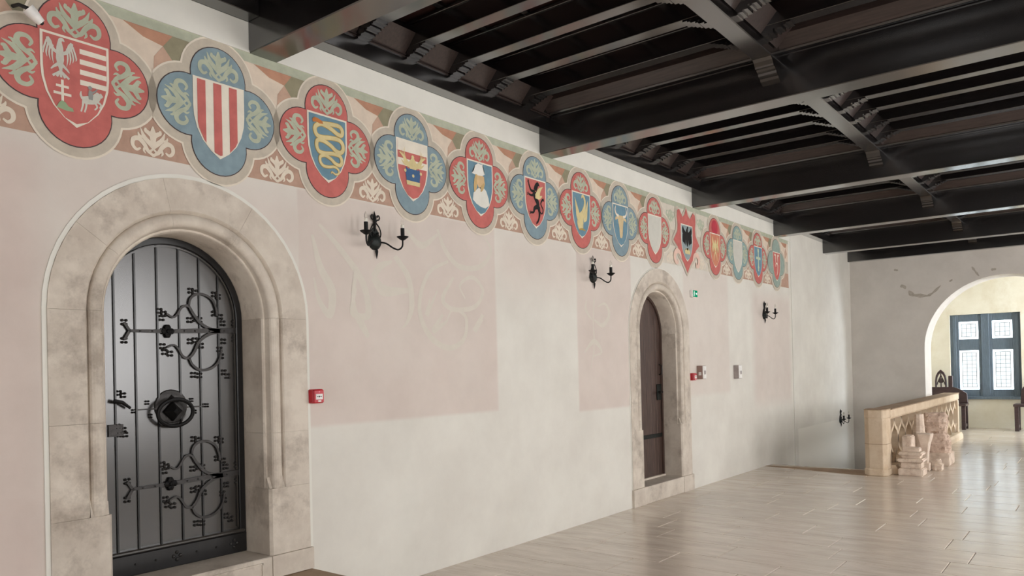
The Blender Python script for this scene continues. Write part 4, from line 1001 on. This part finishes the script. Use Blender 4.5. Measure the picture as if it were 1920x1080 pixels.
# rough carved figure-like stone on its slab
rock('stone_slab', [(2.02, 2.35, 13.0, 13.5, .0, .19)], M['frag'], 'flat stone slab under the rough carved stone', disp=.006, seed=5)
def blob(name, lab):
    bm = bmesh.new(); n = 22; k = 26; rows = []
    from mathutils import noise as nz
    out = [(.00, .165, .13), (.10, .17, .135), (.2, .165, .13), (.3, .15, .12), (.36, .14, .115), (.42, .15, .12), (.5, .155, .12), (.56, .15, .11), (.60, .13, .095)]
    for i in range(n+1):
        t = i/n; z = .60*t; j = min(int(z/.60*8), 7); a = out[j]; b = out[j+1]; tt = (z-a[0])/(b[0]-a[0]+1e-9); hx = a[1]+(b[1]-a[1])*tt; hy = a[2]+(b[2]-a[2])*tt
        row = []
        for q in range(k):
            an = 2*PI*q/k; cx_, sy_ = math.cos(an), math.sin(an); pw_ = .45
            x = hx*math.copysign(abs(cx_)**pw_, cx_)-.03*t; y = hy*math.copysign(abs(sy_)**pw_, sy_)
            p = Vector((x, y, z)); d = nz.noise(p*16)*.022+nz.noise(p*34)*.016+nz.noise(p*60)*.008
            rr = Vector((x, y, 0)).normalized(); hole = (p-Vector((-.02, -.13, .30))).length
            if hole < .05: d -= .05
            row.append(bm.verts.new(p+rr*d+Vector((0, 0, 0 if i in (0,) else nz.noise(p*20+Vector((5, 5, 5)))*.012))))
        rows.append(row)
    for i in range(n):
        for q in range(k): bm.faces.new((rows[i][q], rows[i][(q+1) % k], rows[i+1][(q+1) % k], rows[i+1][q]))
    bm.faces.new(rows[-1]); bm.faces.new(rows[0][::-1])
    me = bpy.data.meshes.new(name); bm.to_mesh(me); bm.free()
    o = link(name, me, M['frag_pink'], None, (2.175, 13.22, .188)); tag(o, lab, 'stone fragment', 'carved stone fragments against the balustrade'); return o
blob('carved_stone', 'tall rough pinkish carved stone with a dark hole, standing on a slab')

# ------------------------------------------------------------------ window and benches of the end room
wn = empty('window_1', (1.975, FY, .69)); tag(wn, 'timber window with blue-grey glare in its colour and four leaded panes in the end room', 'window', kind='structure')
WY = FY+.10
vx = [(1.455, 1.845), (2.12, 2.51)]; vz = [(.88, 1.79), (2.055, 2.46)]
def bar(a, b, c, d, nm, y0=WY, y1=WY+.10, mt=None): return MB().box(a, b, y0, y1, c, d).build(nm, mt or M['win_frame'], wn, bevel=.008)
bar(1.275, 1.455, .69, 2.625, 'stile'); bar(2.51, 2.675, .69, 2.625, 'stile'); bar(1.845, 2.12, .69, 2.625, 'mullion')
for a, b in vx: bar(a, b, .69, .88, 'bottom_rail'); bar(a, b, 1.79, 2.055, 'middle_rail'); bar(a, b, 2.46, 2.625, 'top_rail')
MB().box(1.24, 2.71, FY-.06, WY, .66, .72).build('window_sill', M['win_frame'], wn, bevel=.008)
for a, b, c, d in ((1.9, 2.06, .69, 2.625), (1.33, 1.40, .72, 2.6), (2.56, 2.63, .72, 2.6)): MB().box(a, b, WY-.02, WY, c, d).build('moulding', M['win_frame'], wn, bevel=.006)
for a, b in vx:
    for c, d in vz:
        MB().box(a, b, WY+.05, WY+.056, c, d).build('pane', M['daylight'], wn)
        g = .045
        for q in ((a, b, c, c+g), (a, b, d-g, d), (a, a+g, c+g, d-g), (b-g, b, c+g, d-g)): MB().box(q[0], q[1], WY+.044, WY+.049, q[2], q[3]).build('clear_edge_pane', M['daylight_edge'], wn)
        i0, i1, j0, j1 = a+g, b-g, c+g, d-g; lw = .008
        lm = MB()
        for q in ((i0, i1, j0, j0+lw*1.5), (i0, i1, j1-lw*1.5, j1), (i0, i0+lw*1.5, j0, j1), (i1-lw*1.5, i1, j0, j1)): lm.box(q[0], q[1], WY+.036, WY+.046, q[2], q[3])
        lm.build('lead_border', M['lead'], wn)
        lm = MB(); nx = 3; nz_ = max(3, round((j1-j0)/.095))
        for i in range(1, nx): x = i0+(i1-i0)*i/nx; lm.box(x-.003, x+.003, WY+.04, WY+.046, j0, j1)
        for i in range(1, nz_): z = j0+(j1-j0)*i/nz_; lm.box(i0, i1, WY+.04, WY+.046, z-.003, z+.003)
        lm.build('lead_lattice', M['lead'], wn)
def bench(x0, x1, lab, carved):
    e = empty('oak_bench', ((x0+x1)/2, 20.2, 0)); tag(e, lab, 'bench', 'dark carved benches by the window')
    MB().box(x0, x1, 19.85, 20.32, .53, .585).build('seat', M['bench'], e, bevel=.01)
    for x in (x0+.02, x1-.10):
        MB().box(x, x+.08, 19.87, 19.95, 0, .53).build('leg', M['bench'], e, bevel=.006); MB().box(x, x+.08, 20.22, 20.30, 0, .53).build('leg', M['bench'], e, bevel=.006)
        MB().box(x+.01, x+.07, 19.9, 20.28, .06, .12).build('stretcher', M['bench'], e, bevel=.004)
    return e
b1 = bench(.85, 1.675, 'dark carved bench left of the window, partly behind the balustrade', True)
MB().prism([(.85, .585), (1.66, .585), (1.64, .80), (1.53, .88), (1.46, .92), (1.36, .95), (1.36, 1.21), (1.27, 1.21), (1.27, .95), (.85, .95)], 'y', 20.30, 20.36).build('backrest', M['bench'], b1, bevel=.008)
ga = [(1.00, .95), (1.00, 1.10), (1.02, 1.22), (1.06, 1.30), (1.12, 1.36), (1.18, 1.30), (1.22, 1.22), (1.24, 1.10), (1.24, .95)]
gi = [((p[0]-1.12)*.72+1.12, (p[1]-.95)*.82+.95) for p in ga][::-1]
MB().prism(ga+gi, 'y', 20.27, 20.33).build('gothic_arch', M['bench'], b1, bevel=.005)
MB().tube([(1.03, 20.30, 1.0), (1.12, 20.30, 1.24), (1.21, 20.30, 1.0)], .016, 6).build('tracery', M['bench'], b1); MB().tube([(1.12, 20.30, .95), (1.12, 20.30, 1.28)], .014, 6).build('tracery', M['bench'], b1)
MB().lathe([(.05, 0), (.06, .012), (.03, .03), (.001, .032)], (1.12, 20.29, 1.10), 10, 'y').build('boss', M['bench'], b1)
b2 = bench(2.56, 3.40, 'dark bench right of the window at the edge of the view', True)
MB().prism([(2.66, .585), (3.40, .585), (3.40, .98), (2.78, .98), (2.72, .95), (2.68, .88)], 'y', 20.30, 20.36).build('backrest', M['bench'], b2, bevel=.01)
